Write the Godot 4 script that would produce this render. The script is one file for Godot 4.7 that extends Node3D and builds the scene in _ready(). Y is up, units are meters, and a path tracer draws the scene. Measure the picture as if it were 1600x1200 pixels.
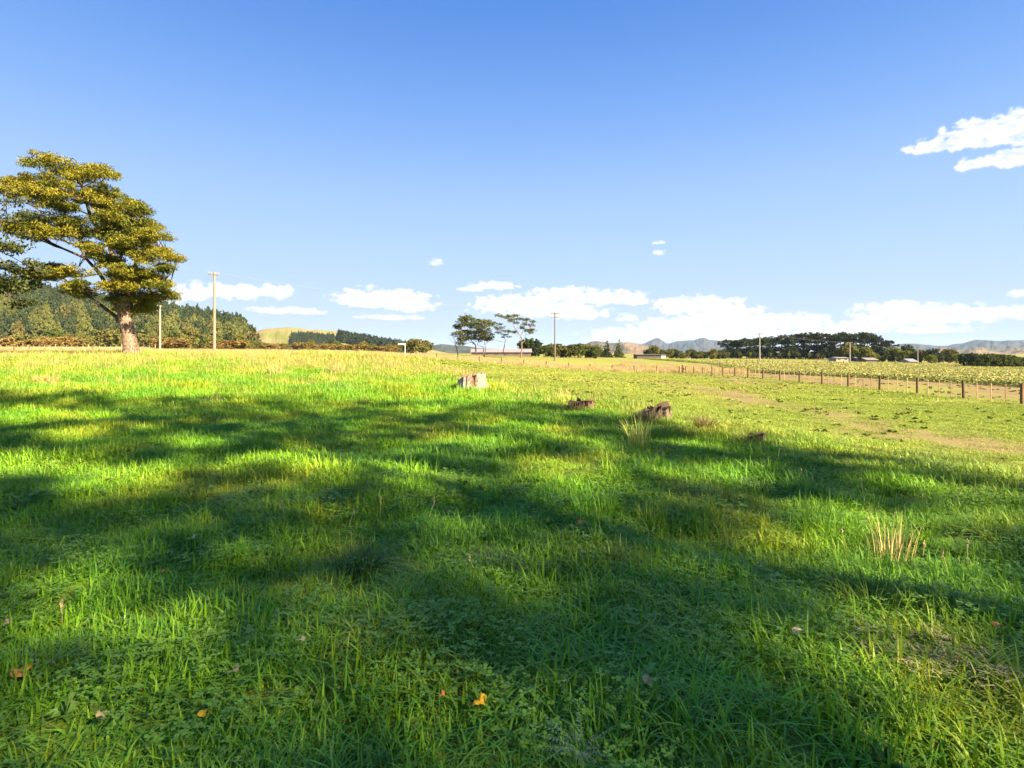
extends Node3D
# A grassy paddock with tree stumps, an old wind-swept tree, fences, poles and distant hills.

const F := 873.0          # focal length in pixels of the 1600-wide photograph
const HY := 552.0         # row of the true horizon
const EYE := 1.6
var rng := RandomNumberGenerator.new()
var nz := FastNoiseLite.new()
var nz2 := FastNoiseLite.new()
var SUN := Vector3.ZERO
var M := {}
var names := {}

# ------------------------------------------------------------------ helpers
func r(a: float, b: float) -> float:
	return rng.randf_range(a, b)

func sm(a: float, b: float, x: float) -> float:
	var t := clampf((x - a) / (b - a), 0.0, 1.0)
	return t * t * (3.0 - 2.0 * t)

func numbered(n: String) -> String:
	if not names.has(n):
		names[n] = 0
		return n
	names[n] += 1
	return "%s_%03d" % [n, names[n]]

func tag(o: Node3D, label: String, category: String, group := "", kind := "") -> void:
	if label:
		o.set_meta("label", label)
	if category:
		o.set_meta("category", category)
	if group:
		o.set_meta("group", group)
	if kind:
		o.set_meta("kind", kind)

func thing(called: String, at: Vector3, label: String, category: String, group := "") -> Node3D:
	var o := Node3D.new()
	o.name = numbered(called)
	o.position = at
	add_child(o)
	tag(o, label, category, group)
	return o

func part(called: String, mesh: Mesh, m: Material, parent: Node3D, at := Vector3.ZERO) -> MeshInstance3D:
	var o := MeshInstance3D.new()
	o.name = called
	o.mesh = mesh
	o.material_override = m
	o.position = at
	parent.add_child(o, true)
	return o

func top(called: String, mesh: Mesh, m: Material, at: Vector3, label: String, category: String, group := "", kind := "") -> MeshInstance3D:
	var o := MeshInstance3D.new()
	o.name = numbered(called)
	o.mesh = mesh
	o.material_override = m
	o.position = at
	add_child(o)
	tag(o, label, category, group, kind)
	return o

class Tri:
	var v := PackedVector3Array()
	var n := PackedVector3Array()
	var c := PackedColorArray()
	func tri(a: Vector3, b: Vector3, d: Vector3, col: Color) -> void:
		var k := (d - a).cross(b - a).normalized()
		v.append(a); v.append(b); v.append(d)
		n.append(k); n.append(k); n.append(k)
		c.append(col); c.append(col); c.append(col)
	func quad(a: Vector3, b: Vector3, d: Vector3, e: Vector3, col: Color) -> void:
		tri(a, b, d, col)
		tri(a, d, e, col)
	func smooth(a: Vector3, b: Vector3, d: Vector3, na: Vector3, nb: Vector3, nd: Vector3, ca: Color, cb: Color, cd: Color) -> void:
		v.append(a); v.append(b); v.append(d)
		n.append(na); n.append(nb); n.append(nd)
		c.append(ca); c.append(cb); c.append(cd)
	func done() -> ArrayMesh:
		var arr := []
		arr.resize(Mesh.ARRAY_MAX)
		arr[Mesh.ARRAY_VERTEX] = v
		arr[Mesh.ARRAY_NORMAL] = n
		arr[Mesh.ARRAY_COLOR] = c
		var m := ArrayMesh.new()
		m.add_surface_from_arrays(Mesh.PRIMITIVE_TRIANGLES, arr)
		return m
	# tapered tube along points
	func tube(p: Array, rad: Array, sides: int, col: Color, wob := 0.0) -> void:
		var rings := []
		for i in p.size():
			var a: Vector3 = p[maxi(i - 1, 0)]
			var b: Vector3 = p[mini(i + 1, p.size() - 1)]
			var dir := (b - a).normalized()
			var side := dir.cross(Vector3(0.31, 0.2, 0.93)).normalized()
			var up := side.cross(dir).normalized()
			var ring := []
			for k in sides:
				var an := TAU * k / sides
				var w := 1.0 + wob * sin(an * 3.0 + i * 1.3) + wob * 0.6 * sin(an * 5.0 + i * 0.7)
				ring.append([(p[i] as Vector3) + (side * cos(an) + up * sin(an)) * float(rad[i]) * w, side * cos(an) + up * sin(an)])
			rings.append(ring)
		for i in p.size() - 1:
			for k in sides:
				var k2 := (k + 1) % sides
				var a0 = rings[i][k]; var a1 = rings[i][k2]; var b0 = rings[i + 1][k]; var b1 = rings[i + 1][k2]
				smooth(a0[0], a1[0], b1[0], a0[1], a1[1], b1[1], col, col, col)
				smooth(a0[0], b1[0], b0[0], a0[1], b1[1], b0[1], col, col, col)
		var last = rings[p.size() - 1]
		for k in range(1, sides - 1):
			tri(last[0][0], last[k][0], last[k + 1][0], col)
	func box(c0: Vector3, s: Vector3, col: Color) -> void:
		var h := s * 0.5
		for ax in 3:
			for sg in [-1.0, 1.0]:
				var nn := Vector3.ZERO; nn[ax] = sg
				var u := Vector3.ZERO; u[(ax + 1) % 3] = h[(ax + 1) % 3]
				var w := Vector3.ZERO; w[(ax + 2) % 3] = h[(ax + 2) % 3]
				var o := c0 + nn * h[ax]
				if sg > 0:
					quad(o - u - w, o - u + w, o + u + w, o + u - w, col)
				else:
					quad(o - u - w, o + u - w, o + u + w, o - u + w, col)

func mat(name_: String, rough := 0.9, back := Color.BLACK, spec := 0.3) -> StandardMaterial3D:
	var m := StandardMaterial3D.new()
	m.resource_name = name_
	m.vertex_color_use_as_albedo = true
	m.roughness = rough
	m.metallic_specular = spec
	m.cull_mode = BaseMaterial3D.CULL_DISABLED
	if back != Color.BLACK:
		m.backlight_enabled = true
		m.backlight = back
	M[name_] = m
	return m

func noise_tex(freq: float, lo: float, hi: float, oct := 5, size := 512, sd := 1) -> NoiseTexture2D:
	var t := NoiseTexture2D.new()
	var n := FastNoiseLite.new()
	n.seed = sd
	n.frequency = freq
	n.fractal_octaves = oct
	t.noise = n
	t.width = size
	t.height = size
	t.seamless = true
	var g := Gradient.new()
	g.set_color(0, Color(lo, lo, lo))
	g.set_color(1, Color(hi, hi, hi))
	t.color_ramp = g
	return t

# ------------------------------------------------------------------ the lie of the land
func edge_of(x: float, d: float) -> float:     # metres beyond the brow where the rough meadow ends
	return (x - 6.3) * 0.904 + (d - 6.9) * 0.428

func far_row(u: float) -> float:
	if u < -0.3: return 549.0
	if u < 0.0: return lerpf(549.0, 556.0, (u + 0.3) / 0.3)
	if u < 0.25: return lerpf(556.0, 561.0, u / 0.25)
	if u < 0.5: return lerpf(561.0, 565.0, (u - 0.25) / 0.25)
	return lerpf(565.0, 570.0, clampf((u - 0.5) / 0.4, 0.0, 1.0))

func ground_flat(x: float, d: float) -> float:
	var left := 1.4 * sm(10.0, 46.0, -0.6 * x + 0.8 * d)
	var right := -1.4 - 0.5 * sm(60.0, 105.0, d)
	var w := 9.0 + 0.6 * maxf(0.0, d - 14.0)
	var near := lerpf(left, right, sm(0.0, w, edge_of(x, d)))
	if d <= 104.0:
		return near
	var u := x / maxf(d, 1.0)
	var far := 1.6 - (far_row(u) - 552.0) * 0.229
	return lerpf(near, far, sm(104.0, 122.0, d))

func height(x: float, z: float) -> float:
	var d := -z
	var y := ground_flat(x, d)
	if d < 130.0:
		var e := edge_of(x, d)
		var rough := lerpf(1.0, 0.25, sm(-1.0, 5.0, e)) * (1.0 - sm(60.0, 120.0, d))
		y += rough * (nz.get_noise_2d(x * 26.0, z * 26.0) * 0.11 + nz.get_noise_2d(x * 7.0 + 90.0, z * 7.0) * 0.16)
	return y

func on(x: float, d: float, lift := 0.0) -> Vector3:
	return Vector3(x, height(x, -d) + lift, -d)

func spot(px: float, py: float) -> Vector3:     # where the line of sight of that picture point meets the ground
	var u := (px - 800.0) / F
	var k := (HY - py) / F
	var d := 1.0
	while d < 400.0:
		if EYE + k * d <= height(u * d, -d):
			break
		d += 0.04 + d * 0.004
	return on(u * d, d)

func ray(px: float, py: float, d: float) -> Vector3:
	return Vector3((px - 800.0) / F * d, EYE + (HY - py) / F * d, -d)

# ------------------------------------------------------------------ sky
const CLOUDS := [
	[1455, 229, 46, 11], [1515, 214, 58, 22], [1572, 206, 58, 25], [1650, 212, 70, 24], [1535, 254, 46, 11], [1590, 246, 58, 15], [1660, 243, 60, 14],
	[360, 457, 88, 13], [430, 455, 28, 11], [300, 460, 46, 11], [600, 466, 76, 15], [640, 478, 40, 12], [556, 464, 34, 8], [575, 474, 40, 8],
	[681, 410, 13, 6], [772, 447, 34, 7], [736, 452, 22, 4], [1028, 395, 13, 5], [1030, 379, 10, 3],
	[840, 482, 96, 17], [880, 463, 66, 13], [800, 472, 56, 12], [952, 467, 58, 12], [992, 470, 26, 8], [900, 491, 44, 11],
	[980, 496, 18, 8], [1092, 479, 68, 16], [1060, 476, 40, 11], [1130, 490, 60, 14], [1000, 520, 84, 9], [1080, 510, 100, 16],
	[1180, 505, 80, 16], [1240, 505, 60, 14], [1010, 529, 90, 8], [1150, 526, 120, 9], [1290, 520, 70, 10], [1390, 480, 60, 9],
	[1432, 495, 110, 19], [1372, 505, 60, 13], [1520, 493, 90, 12], [1610, 490, 70, 12], [1584, 461, 16, 6], [1604, 456, 22, 7],
	[1330, 513, 60, 12], [1450, 515, 70, 7], [450, 486, 60, 6], [610, 496, 50, 4], [230, 470, 50, 10],
]

func sky_color(el: float) -> Color:      # degrees above the horizon, sRGB
	var stops := [[0.0, Color(0.84, 0.90, 0.97)], [3.0, Color(0.80, 0.88, 0.97)], [6.5, Color(0.745, 0.85, 0.97)], [10.0, Color(0.70, 0.825, 0.97)], [16.0, Color(0.62, 0.765, 0.965)],
		[23.0, Color(0.485, 0.665, 0.93)], [28.0, Color(0.40, 0.60, 0.895)], [32.0, Color(0.345, 0.555, 0.865)], [45.0, Color(0.32, 0.53, 0.85)], [90.0, Color(0.31, 0.52, 0.84)]]
	for i in stops.size() - 1:
		if el <= stops[i + 1][0]:
			return (stops[i][1] as Color).lerp(stops[i + 1][1], clampf((el - stops[i][0]) / (stops[i + 1][0] - stops[i][0]), 0.0, 1.0))
	return stops[-1][1]

func make_sky() -> Image:
	var w := 4096
	var h := 2048
	var im := Image.create(w, h, false, Image.FORMAT_RGBA8)
	for y in h:
		im.fill_rect(Rect2i(0, y, w, 1), sky_color(maxf(0.0, 90.0 - (y + 0.5) * 180.0 / h)))
	# clouds for a quarter of the round, then mirrored on to the other three
	var bw := 1024
	var bh := 280
	var dens := PackedFloat32Array()
	dens.resize(bw * bh)
	var fb := FastNoiseLite.new()
	fb.seed = 5
	fb.frequency = 0.045
	fb.fractal_octaves = 6
	fb.fractal_gain = 0.6
	for c in CLOUDS:
		var ax := atan((c[0] - 800.0) / F)
		var dist := sqrt(F * F + (c[0] - 800.0) * (c[0] - 800.0))
		var el := atan((HY - c[1]) / dist)
		var sx: float = (ax / (PI / 2.0) + 0.5) * bw
		var sy: float = bh - el / PI * h
		var s: float = F / (dist * dist) / (PI / 2.0) * bw
		var rx: float = c[2] * s * 1.12
		var ry: float = c[3] * h / PI / dist * 1.25
		for y in range(maxi(0, int(sy - ry * 2.0)), mini(bh, int(sy + ry * 1.6) + 1)):
			for x in range(maxi(0, int(sx - rx * 1.6)), mini(bw, int(sx + rx * 1.6) + 1)):
				var dx := (x - sx) / rx
				var dy := (y - sy) / (ry if y < sy else ry * 0.62)
				var k := 1.0 - dx * dx - dy * dy
				var q := clampf(k * 1.25 + 0.12 + fb.get_noise_2d(x * 1.5, y * 2.4) * 1.5, 0.0, 1.0)
				if c[2] < 20:
					q *= 0.55
				if k < -0.9:
					q = 0.0
				var i := y * bw + x
				if q > dens[i]:
					dens[i] = q
	var block := Image.create(bw, bh, false, Image.FORMAT_RGBA8)
	for y in bh:
		var base := sky_color((bh - y - 0.5) * 180.0 / h)
		for x in bw:
			var q := sm(0.12, 0.62, dens[y * bw + x])
			var thin := sm(0.0, 0.4, fb.get_noise_2d(x * 0.9 + 300.0, y * 2.6)) * 0.7
			block.set_pixel(x, y, base.lerp(Color(1.0, 0.997, 0.995), q * (0.97 - 0.5 * thin)))
	var flipped: Image = block.duplicate()
	flipped.flip_x()
	var y0 := h / 2 - bh
	im.blit_rect(block, Rect2i(bw / 2, 0, bw / 2, bh), Vector2i(0, y0))
	im.blit_rect(flipped, Rect2i(0, 0, bw, bh), Vector2i(bw / 2, y0))
	im.blit_rect(block, Rect2i(0, 0, bw, bh), Vector2i(bw * 3 / 2, y0))
	im.blit_rect(flipped, Rect2i(0, 0, bw, bh), Vector2i(bw * 5 / 2, y0))
	im.blit_rect(block, Rect2i(0, 0, bw / 2, bh), Vector2i(bw * 7 / 2, y0))
	return im

# ------------------------------------------------------------------ plants
func blade(t: Tri, at: Vector3, h: float, w: float, lean: float, yaw: float, seg: int, col: Color) -> void:
	var out := Vector3(cos(yaw), 0, sin(yaw))
	var face := yaw + r(0.9, 2.2)
	var side := Vector3(cos(face), 0, sin(face))
	var prev_l := at - side * w * 0.5
	var prev_r := at + side * w * 0.5
	for i in range(1, seg + 1):
		var s := float(i) / seg
		var p := at + Vector3.UP * h * (s - 0.35 * lean * s * s * s) + out * h * lean * s * s
		var ww := w * 0.5 * (1.0 - s * s) + 0.0002
		var nl := p - side * ww
		var nr := p + side * ww
		if i < seg:
			t.quad(prev_l, prev_r, nr, nl, col)
		else:
			t.tri(prev_l, prev_r, p, col)
		prev_l = nl
		prev_r = nr

func grass_patch(n: int, rad: float, h0: float, h1: float, w: float, seg: int, dry: float, lean := 0.9) -> ArrayMesh:
	var t := Tri.new()
	for i in n:
		var a := r(0, TAU)
		var q := rad * sqrt(rng.randf())
		var col := Color(1, 1, 1)
		var k := rng.randf()
		if k < dry:
			col = Color(2.6, 1.55, 2.6)
		elif k < 0.35 + dry:
			col = Color(1.35, 1.15, 0.9)
		elif k > 0.8:
			col = Color(0.65, 0.85, 1.4)
		col *= r(0.8, 1.15)
		blade(t, Vector3(cos(a) * q, -0.015, sin(a) * q), r(h0, h1), w * r(0.7, 1.4), r(0.1, lean) if rng.randf() < 0.8 else r(lean, lean * 1.6), r(0, TAU), seg, col)
	return t.done()

func scatter(called: String, meshes: Array, m: Material, spots: Array, label: String, category: String) -> void:
	# spots: [Transform3D, Color, mesh number]
	var root := Node3D.new()
	root.name = numbered(called)
	add_child(root)
	tag(root, label, category, "", "stuff")
	for k in meshes.size():
		var own := spots.filter(func(s): return s[2] == k)
		if own.is_empty():
			continue
		var mm := MultiMesh.new()
		mm.transform_format = MultiMesh.TRANSFORM_3D
		mm.use_colors = true
		mm.mesh = meshes[k]
		mm.instance_count = own.size()
		for i in own.size():
			mm.set_instance_transform(i, own[i][0])
			mm.set_instance_color(i, own[i][1])
		var o := MultiMeshInstance3D.new()
		o.name = "tufts"
		o.multimesh = mm
		o.material_override = m
		o.set_meta("kind", "stuff")
		root.add_child(o, true)

func leaves(t: Tri, c: Vector3, rad: Vector3, n: int, size: float, col: Color, up := 0.5, wide := 0.55) -> void:
	for i in n:
		var p := Vector3(rng.randfn(), rng.randfn(), rng.randfn()).normalized() * pow(rng.randf(), 0.45)
		p = c + p * rad
		var nn := Vector3(r(-1, 1), r(-1, 1) + up, r(-1, 1)).normalized()
		var a := nn.cross(Vector3(r(-1, 1), r(-0.3, 0.3), r(-1, 1))).normalized()
		var b := nn.cross(a)
		var s := size * r(0.6, 1.3)
		var cc := col * r(0.7, 1.25)
		t.tri(p - a * s, p + b * s * wide, p + a * s, cc)
		t.tri(p - a * s, p + a * s, p - b * s * wide, cc)

func limb(t: Tri, pts: Array, r0: float, r1: float, sides: int, col: Color) -> void:
	var rad := []
	for i in pts.size():
		rad.append(lerpf(r0, r1, pow(float(i) / (pts.size() - 1), 0.8)))
	t.tube(pts, rad, sides, col, 0.06)

# A tree described by pads of foliage and limbs; coordinates are (x, y, ...) in metres from the foot, z is towards the viewer.
func pad_tree(called: String, label: String, category: String, group: String, foot: Vector3, pads: Array, limbs: Array, bark: Color, greens: Array, per_m2: float, leaf: float, depth: float, wide := 0.5) -> Node3D:
	var o := thing(called, foot, label, category, group)
	var wood := Tri.new()
	var nodes := []
	for L in limbs:                      # [[points], r0, r1]
		limb(wood, L[0], L[1], L[2], 9 if L[1] > 0.2 else 6, bark * r(0.85, 1.15))
		for i in range(1, (L[0] as Array).size()):
			nodes.append(L[0][i])
			nodes.append(((L[0][i] as Vector3) + (L[0][i - 1] as Vector3)) * 0.5)
	var crown := Tri.new()
	for P in pads:                        # [centre, rx, ry]
		var c: Vector3 = P[0]
		var rx: float = P[1]
		var ry: float = P[2]
		var base: Color = greens[rng.randi() % greens.size()]
		if not nodes.is_empty():
			var best: Vector3 = nodes[0]
			for nd in nodes:
				if (nd as Vector3).distance_squared_to(c) + (8.0 if (nd as Vector3).y > c.y + 0.3 else 0.0) < best.distance_squared_to(c) + (8.0 if best.y > c.y + 0.3 else 0.0):
					best = nd
			var mid := best.lerp(c, 0.5) + Vector3(r(-0.2, 0.2), -0.08 * best.distance_to(c), r(-0.2, 0.2))
			limb(wood, [best, mid, c - Vector3(0, ry * 0.4, 0)], clampf(rx * 0.045, 0.02, 0.09), 0.015, 5, bark * r(0.8, 1.1))
			for q in 3:
				var e := c + Vector3(r(-0.8, 0.8) * rx, r(-0.3, 0.4) * ry, r(-0.8, 0.8) * rx * depth)
				limb(wood, [mid, mid.lerp(e, 0.5) + Vector3(0, -0.05, 0), e], 0.025, 0.008, 4, bark)
		var subs := int(clampf(rx * rx * 5.5, 9, 44))
		for s in subs:
			var a := r(0, TAU)
			var q := sqrt(rng.randf()) * (1.25 if rng.randf() < 0.18 else 1.0)
			var cc := c + Vector3(cos(a) * q * rx, r(-0.75, 0.75) * ry * (1.0 - 0.5 * q * q), sin(a) * q * rx * depth)
			var sr := r(0.17, 0.42) * sqrt(rx)
			leaves(crown, cc, Vector3(sr * 1.5, sr * (0.75 if wide > 0.4 else 0.66), sr * 1.2), int(per_m2 * sr * sr), leaf, base * r(0.8, 1.2), 0.9, wide)
	part("trunk", wood.done(), M.bark, o)
	part("crown", crown.done(), M.leaf, o)
	return o

func crown_mesh(blobs: Array, n: int, leaf: float, up := 0.5) -> ArrayMesh:    # blobs: [centre, radii]; colours stay white
	var t := Tri.new()
	var total := 0.0
	for b in blobs:
		total += (b[1] as Vector3).x * (b[1] as Vector3).y + (b[1] as Vector3).x * (b[1] as Vector3).z
	for b in blobs:
		var rad: Vector3 = b[1]
		var k := int(n * (rad.x * rad.y + rad.x * rad.z) / total)
		var clumps := maxi(5, k / 16)
		for i in clumps:
			var p := Vector3(rng.randfn(), rng.randfn(), rng.randfn()).normalized() * pow(rng.randf(), 0.3)
			var g := r(0.75, 1.25)
			leaves(t, (b[0] as Vector3) + p * rad, rad * r(0.16, 0.30), 16, leaf, Color(g * r(0.9, 1.15), g, g * r(0.8, 1.1)), up)
	return t.done()

# ------------------------------------------------------------------ hills
func ridge(called: String, prof: Array, d_ridge: float, d_front: float, col_a: Color, col_b: Color, folds: float, label: String) -> void:
	var t := Tri.new()
	var cols := 160
	var rows := 22
	var p := []
	var x0: float = prof[0][0]
	var x1: float = prof[-1][0]
	for j in rows + 1:
		var row := []
		var s := float(j) / rows                     # 0 at the foot, 0.75 at the ridge, then down the back
		for i in cols + 1:
			var px := lerpf(x0, x1, float(i) / cols)
			var py := 552.0
			for k in prof.size() - 1:
				if px >= prof[k][0] and px <= prof[k + 1][0]:
					var f: float = (px - prof[k][0]) / maxf(1.0, prof[k + 1][0] - prof[k][0])
					py = lerpf(prof[k][1], prof[k + 1][1], f * f * (3.0 - 2.0 * f))
			var hh := (552.0 - py) / F * d_ridge
			var d := lerpf(d_front, d_ridge, s / 0.75) if s < 0.75 else lerpf(d_ridge, d_ridge + (d_ridge - d_front) * 0.5, (s - 0.75) / 0.25)
			var u := (px - 800.0) / F
			var k2 := s / 0.75 if s < 0.75 else 1.0 - (s - 0.75) / 0.25
			var prof_y := pow(k2, 0.8) * hh
			prof_y += hh * folds * nz2.get_noise_2d(px * 2.0 + d_ridge, s * 60.0) * sin(PI * clampf(k2, 0, 1)) + hh * 0.1 * folds * nz2.get_noise_2d(px * 6.0, 40.0)
			row.append(Vector3(u * d, prof_y - 3.0 * (1.0 - k2), -d))
		p.append(row)
	for j in rows:
		for i in cols:
			var n0 := nz2.get_noise_2d(i * 1.2 + d_ridge, j * 6.0) + 0.35 * nz2.get_noise_2d(i * 7.0, j * 31.0 + d_ridge)
			t.quad(p[j][i], p[j + 1][i], p[j + 1][i + 1], p[j][i + 1], col_a.lerp(col_b, clampf(n0 * 1.6 + 0.5, 0, 1)))
	top(called, t.done(), M.land, Vector3.ZERO, label, "hill", "", "structure")

# ------------------------------------------------------------------ fences and poles
func fence(called: String, label: String, line: Array, spacing: float, battens: int, post_h: float, post_r: float, wires: int, post_mats: Color, batten_col: Color, wonky := 0.03) -> void:
	# line: [x, d] corners
	var first := on(line[0][0], line[0][1])
	var o := thing(called, first, label, "fence", "")
	var meshes := []
	for k in 3:
		var t := Tri.new()
		t.tube([Vector3(0, -0.3, 0), Vector3(0, post_h * 0.5, 0), Vector3(r(-0.01, 0.01), post_h - 0.02, 0), Vector3(0, post_h, 0)], [post_r, post_r * 0.98, post_r * 0.95, post_r * 0.8], 9, post_mats * r(0.8, 1.2), 0.03)
		meshes.append(t.done())
	var bm := []
	for k in 3:
		var t := Tri.new()
		t.box(Vector3(0, post_h * 0.47, 0), Vector3(0.05, post_h * 0.9, 0.035), batten_col * r(0.7, 1.25))
		bm.append(t.done())
	for s in line.size() - 1:
		var a := Vector2(line[s][0], line[s][1])
		var b := Vector2(line[s + 1][0], line[s + 1][1])
		var n := maxi(1, roundi(a.distance_to(b) / spacing))
		for i in n + (1 if s == line.size() - 2 else 0):
			var q := a.lerp(b, float(i) / n)
			var p := part("post", meshes[rng.randi() % 3], M.wood, o, on(q.x, q.y) - first)
			p.rotation = Vector3(r(-wonky, wonky), r(0, TAU), r(-wonky, wonky))
			p.scale = Vector3.ONE * r(0.94, 1.06)
			if i < n:
				for k in battens:
					var e := a.lerp(b, (i + (k + 1.0) / (battens + 1.0)) / n)
					var bt := part("batten", bm[rng.randi() % 3], M.wood, o, on(e.x, e.y) - first)
					bt.rotation = Vector3(r(-wonky, wonky), r(-0.3, 0.3), r(-wonky, wonky))
		for k in wires:
			var pts := []
			var rad := []
			for i in n + 1:
				var q := a.lerp(b, float(i) / n)
				pts.append(on(q.x, q.y, post_h * (0.14 + 0.8 * k / maxf(1.0, wires - 1.0))) - first + Vector3(0.0, 0, post_r))
				rad.append(0.004)
			var t := Tri.new()
			t.tube(pts, rad, 4, Color(0.25, 0.25, 0.25))
			part("wire", t.done(), M.metal, o)

func pole(called: String, label: String, foot: Vector3, h: float, rad: float, arms: Array, col: Color, arm_turn := 0.0) -> Node3D:
	var o := thing(called, foot, label, "utility pole", "power poles across the paddocks")
	var t := Tri.new()
	t.tube([Vector3(0, -0.6, 0), Vector3(0, h * 0.5, 0), Vector3(0, h - 0.03, 0), Vector3(0, h, 0)], [rad, rad * 0.85, rad * 0.68, rad * 0.55], 12, col)
	part("shaft", t.done(), M.concrete, o)
	for a in arms:                      # [height, half length]
		var at := Tri.new()
		at.box(Vector3.ZERO, Vector3(a[1] * 2.0, 0.13, 0.11), Color(0.16, 0.13, 0.1))
		var arm := part("crossarm", at.done(), M.wood, o, Vector3(0, a[0], rad * 0.8))
		arm.rotation.y = arm_turn
		for x in [-0.92, -0.4, 0.4, 0.92]:
			var it := Tri.new()
			it.tube([Vector3.ZERO, Vector3(0, 0.1, 0), Vector3(0, 0.12, 0), Vector3(0, 0.2, 0), Vector3(0, 0.24, 0)], [0.02, 0.02, 0.06, 0.07, 0.03], 8, Color(0.35, 0.33, 0.3))
			part("insulator", it.done(), M.concrete, arm, Vector3(x * a[1], 0.065, 0))
	return o

func span(label: String, a: Vector3, b: Vector3, offs: Array, sag: float) -> void:
	var o := thing("power_line", a, label, "power line", "overhead wires")
	for off in offs:
		var pts := []
		var rad := []
		for i in 17:
			var s := i / 16.0
			pts.append(a.lerp(b, s) - a + (off as Vector3) + Vector3(0, -4.0 * sag * s * (1.0 - s), 0))
			rad.append(0.007)
		var t := Tri.new()
		t.tube(pts, rad, 5, Color(0.2, 0.2, 0.21))
		part("wire", t.done(), M.metal, o)

# ------------------------------------------------------------------ the big tree, drawn as pads on a grid of 1/3.333 picture pixels
const PADS := [
	[270, 105, 95, 30], [365, 150, 80, 38], [520, 160, 72, 30], [430, 185, 55, 22], [60, 212, 38, 26], [140, 200, 34, 28], [90, 262, 62, 36], [215, 252, 88, 40], [350, 262, 105, 46],
	[300, 195, 70, 18], [470, 300, 66, 46], [560, 272, 80, 36], [640, 330, 95, 46], [715, 352, 58, 38], [560, 340, 60, 36], [330, 345, 52, 18], [250, 318, 82, 22], [145, 420, 68, 32],
	[260, 420, 96, 40], [380, 422, 68, 36], [215, 482, 108, 24], [420, 482, 58, 40], [55, 445, 58, 32], [560, 400, 78, 36], [660, 420, 95, 40], [760, 432, 66, 40], [800, 482, 56, 30],
	[640, 470, 88, 34], [730, 500, 80, 36], [540, 470, 50, 32], [500, 582, 58, 28], [480, 550, 50, 18], [830, 572, 58, 32], [890, 602, 46, 26], [780, 612, 66, 30], [850, 652, 38, 20],
	[700, 560, 68, 28], [620, 530, 58, 24], [610, 670, 68, 30], [700, 682, 78, 30], [780, 702, 58, 26], [650, 732, 78, 30], [740, 752, 78, 30], [830, 742, 48, 26], [868, 792, 48, 30],
	[700, 802, 88, 30], [800, 822, 58, 26], [640, 832, 66, 26], [680, 878, 76, 24], [755, 862, 50, 18], [592, 762, 50, 26], [190, 686, 88, 16], [350, 682, 72, 22], [250, 655, 46, 14],
	[420, 772, 66, 22], [400, 742, 48, 18], [580, 620, 50, 20],
]
const LIMBS := [
	[[655, 1000], [640, 910], [622, 780], [610, 640], [560, 520], [482, 392], [430, 250], [372, 160], [290, 110]],
	[[640, 930], [560, 770], [520, 690], [440, 620], [340, 560], [200, 520], [110, 470]],
	[[635, 940], [520, 830], [430, 790], [330, 720], [210, 695]],
	[[645, 930], [680, 720], [720, 600], [800, 520], [840, 500]],
	[[610, 640], [640, 560], [670, 450], [640, 330]],
	[[560, 520], [540, 400], [560, 270], [530, 170]],
	[[482, 392], [340, 340], [200, 270], [60, 215]],
	[[650, 930], [740, 810], [850, 785]],
	[[720, 600], [800, 590], [890, 605]],
	[[440, 620], [400, 480], [280, 430], [130, 425]],
]

func pads_at(src: Array, ox: float, oy: float, sc: float, px0: float, py0: float, d: float, foot: Vector3, depth: float, extra: int) -> Array:
	# picture grid -> metres from the foot at distance d; every pad gets its own depth inside the crown
	var out := []
	for P in src:
		for k in 1 + extra:
			var z := r(-depth, depth) if k == 0 else r(-depth * 1.1, depth)
			if P[1] > 760 and z > 0.0:          # the skirt of the crown hangs behind the trunk
				z = -z * 0.7
			var c := ray(px0 + P[0] / sc, py0 + P[1] / sc, d - z) - foot
			var rx: float = P[2] / sc / F * d
			var ry: float = P[3] / sc / F * d
			if k > 0:
				c += Vector3(r(-0.5, 0.5), r(-0.45, 0.3), 0) * minf(1.0, rx)
			out.append([c, rx, ry])
	return out

func limbs_at(src: Array, sc: float, px0: float, py0: float, d: float, foot: Vector3, r0: float, spread: float) -> Array:
	var out := []
	for k in src.size():
		var pts := []
		var start := 0.0
		var thick := r0
		var first := ray(px0 + src[k][0][0] / sc, py0 + src[k][0][1] / sc, d) - foot
		if k > 0:                       # a limb leaves the nearest point of those before it
			var best := 1e9
			for L in out:
				for i in (L[0] as Array).size():
					var p: Vector3 = L[0][i]
					var q := Vector2(p.x - first.x, p.y - first.y).length()
					if q < best:
						best = q
						start = p.z
						thick = lerpf(L[1], L[2], pow(float(i) / (L[0].size() - 1), 0.8)) * 0.72
		var z := r(-spread, spread)
		for i in src[k].size():
			var zz := start + z * sm(0.0, 4.0, float(i))
			var c := ray(px0 + src[k][i][0] / sc, py0 + src[k][i][1] / sc, d - zz) - foot
			if i > 0:
				c += Vector3(r(-0.012, 0.012), r(-0.012, 0.012), 0) * d * 0.5
			pts.append(c)
		out.append([pts, thick, minf(0.03, thick * 0.4)])
	return out

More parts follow.
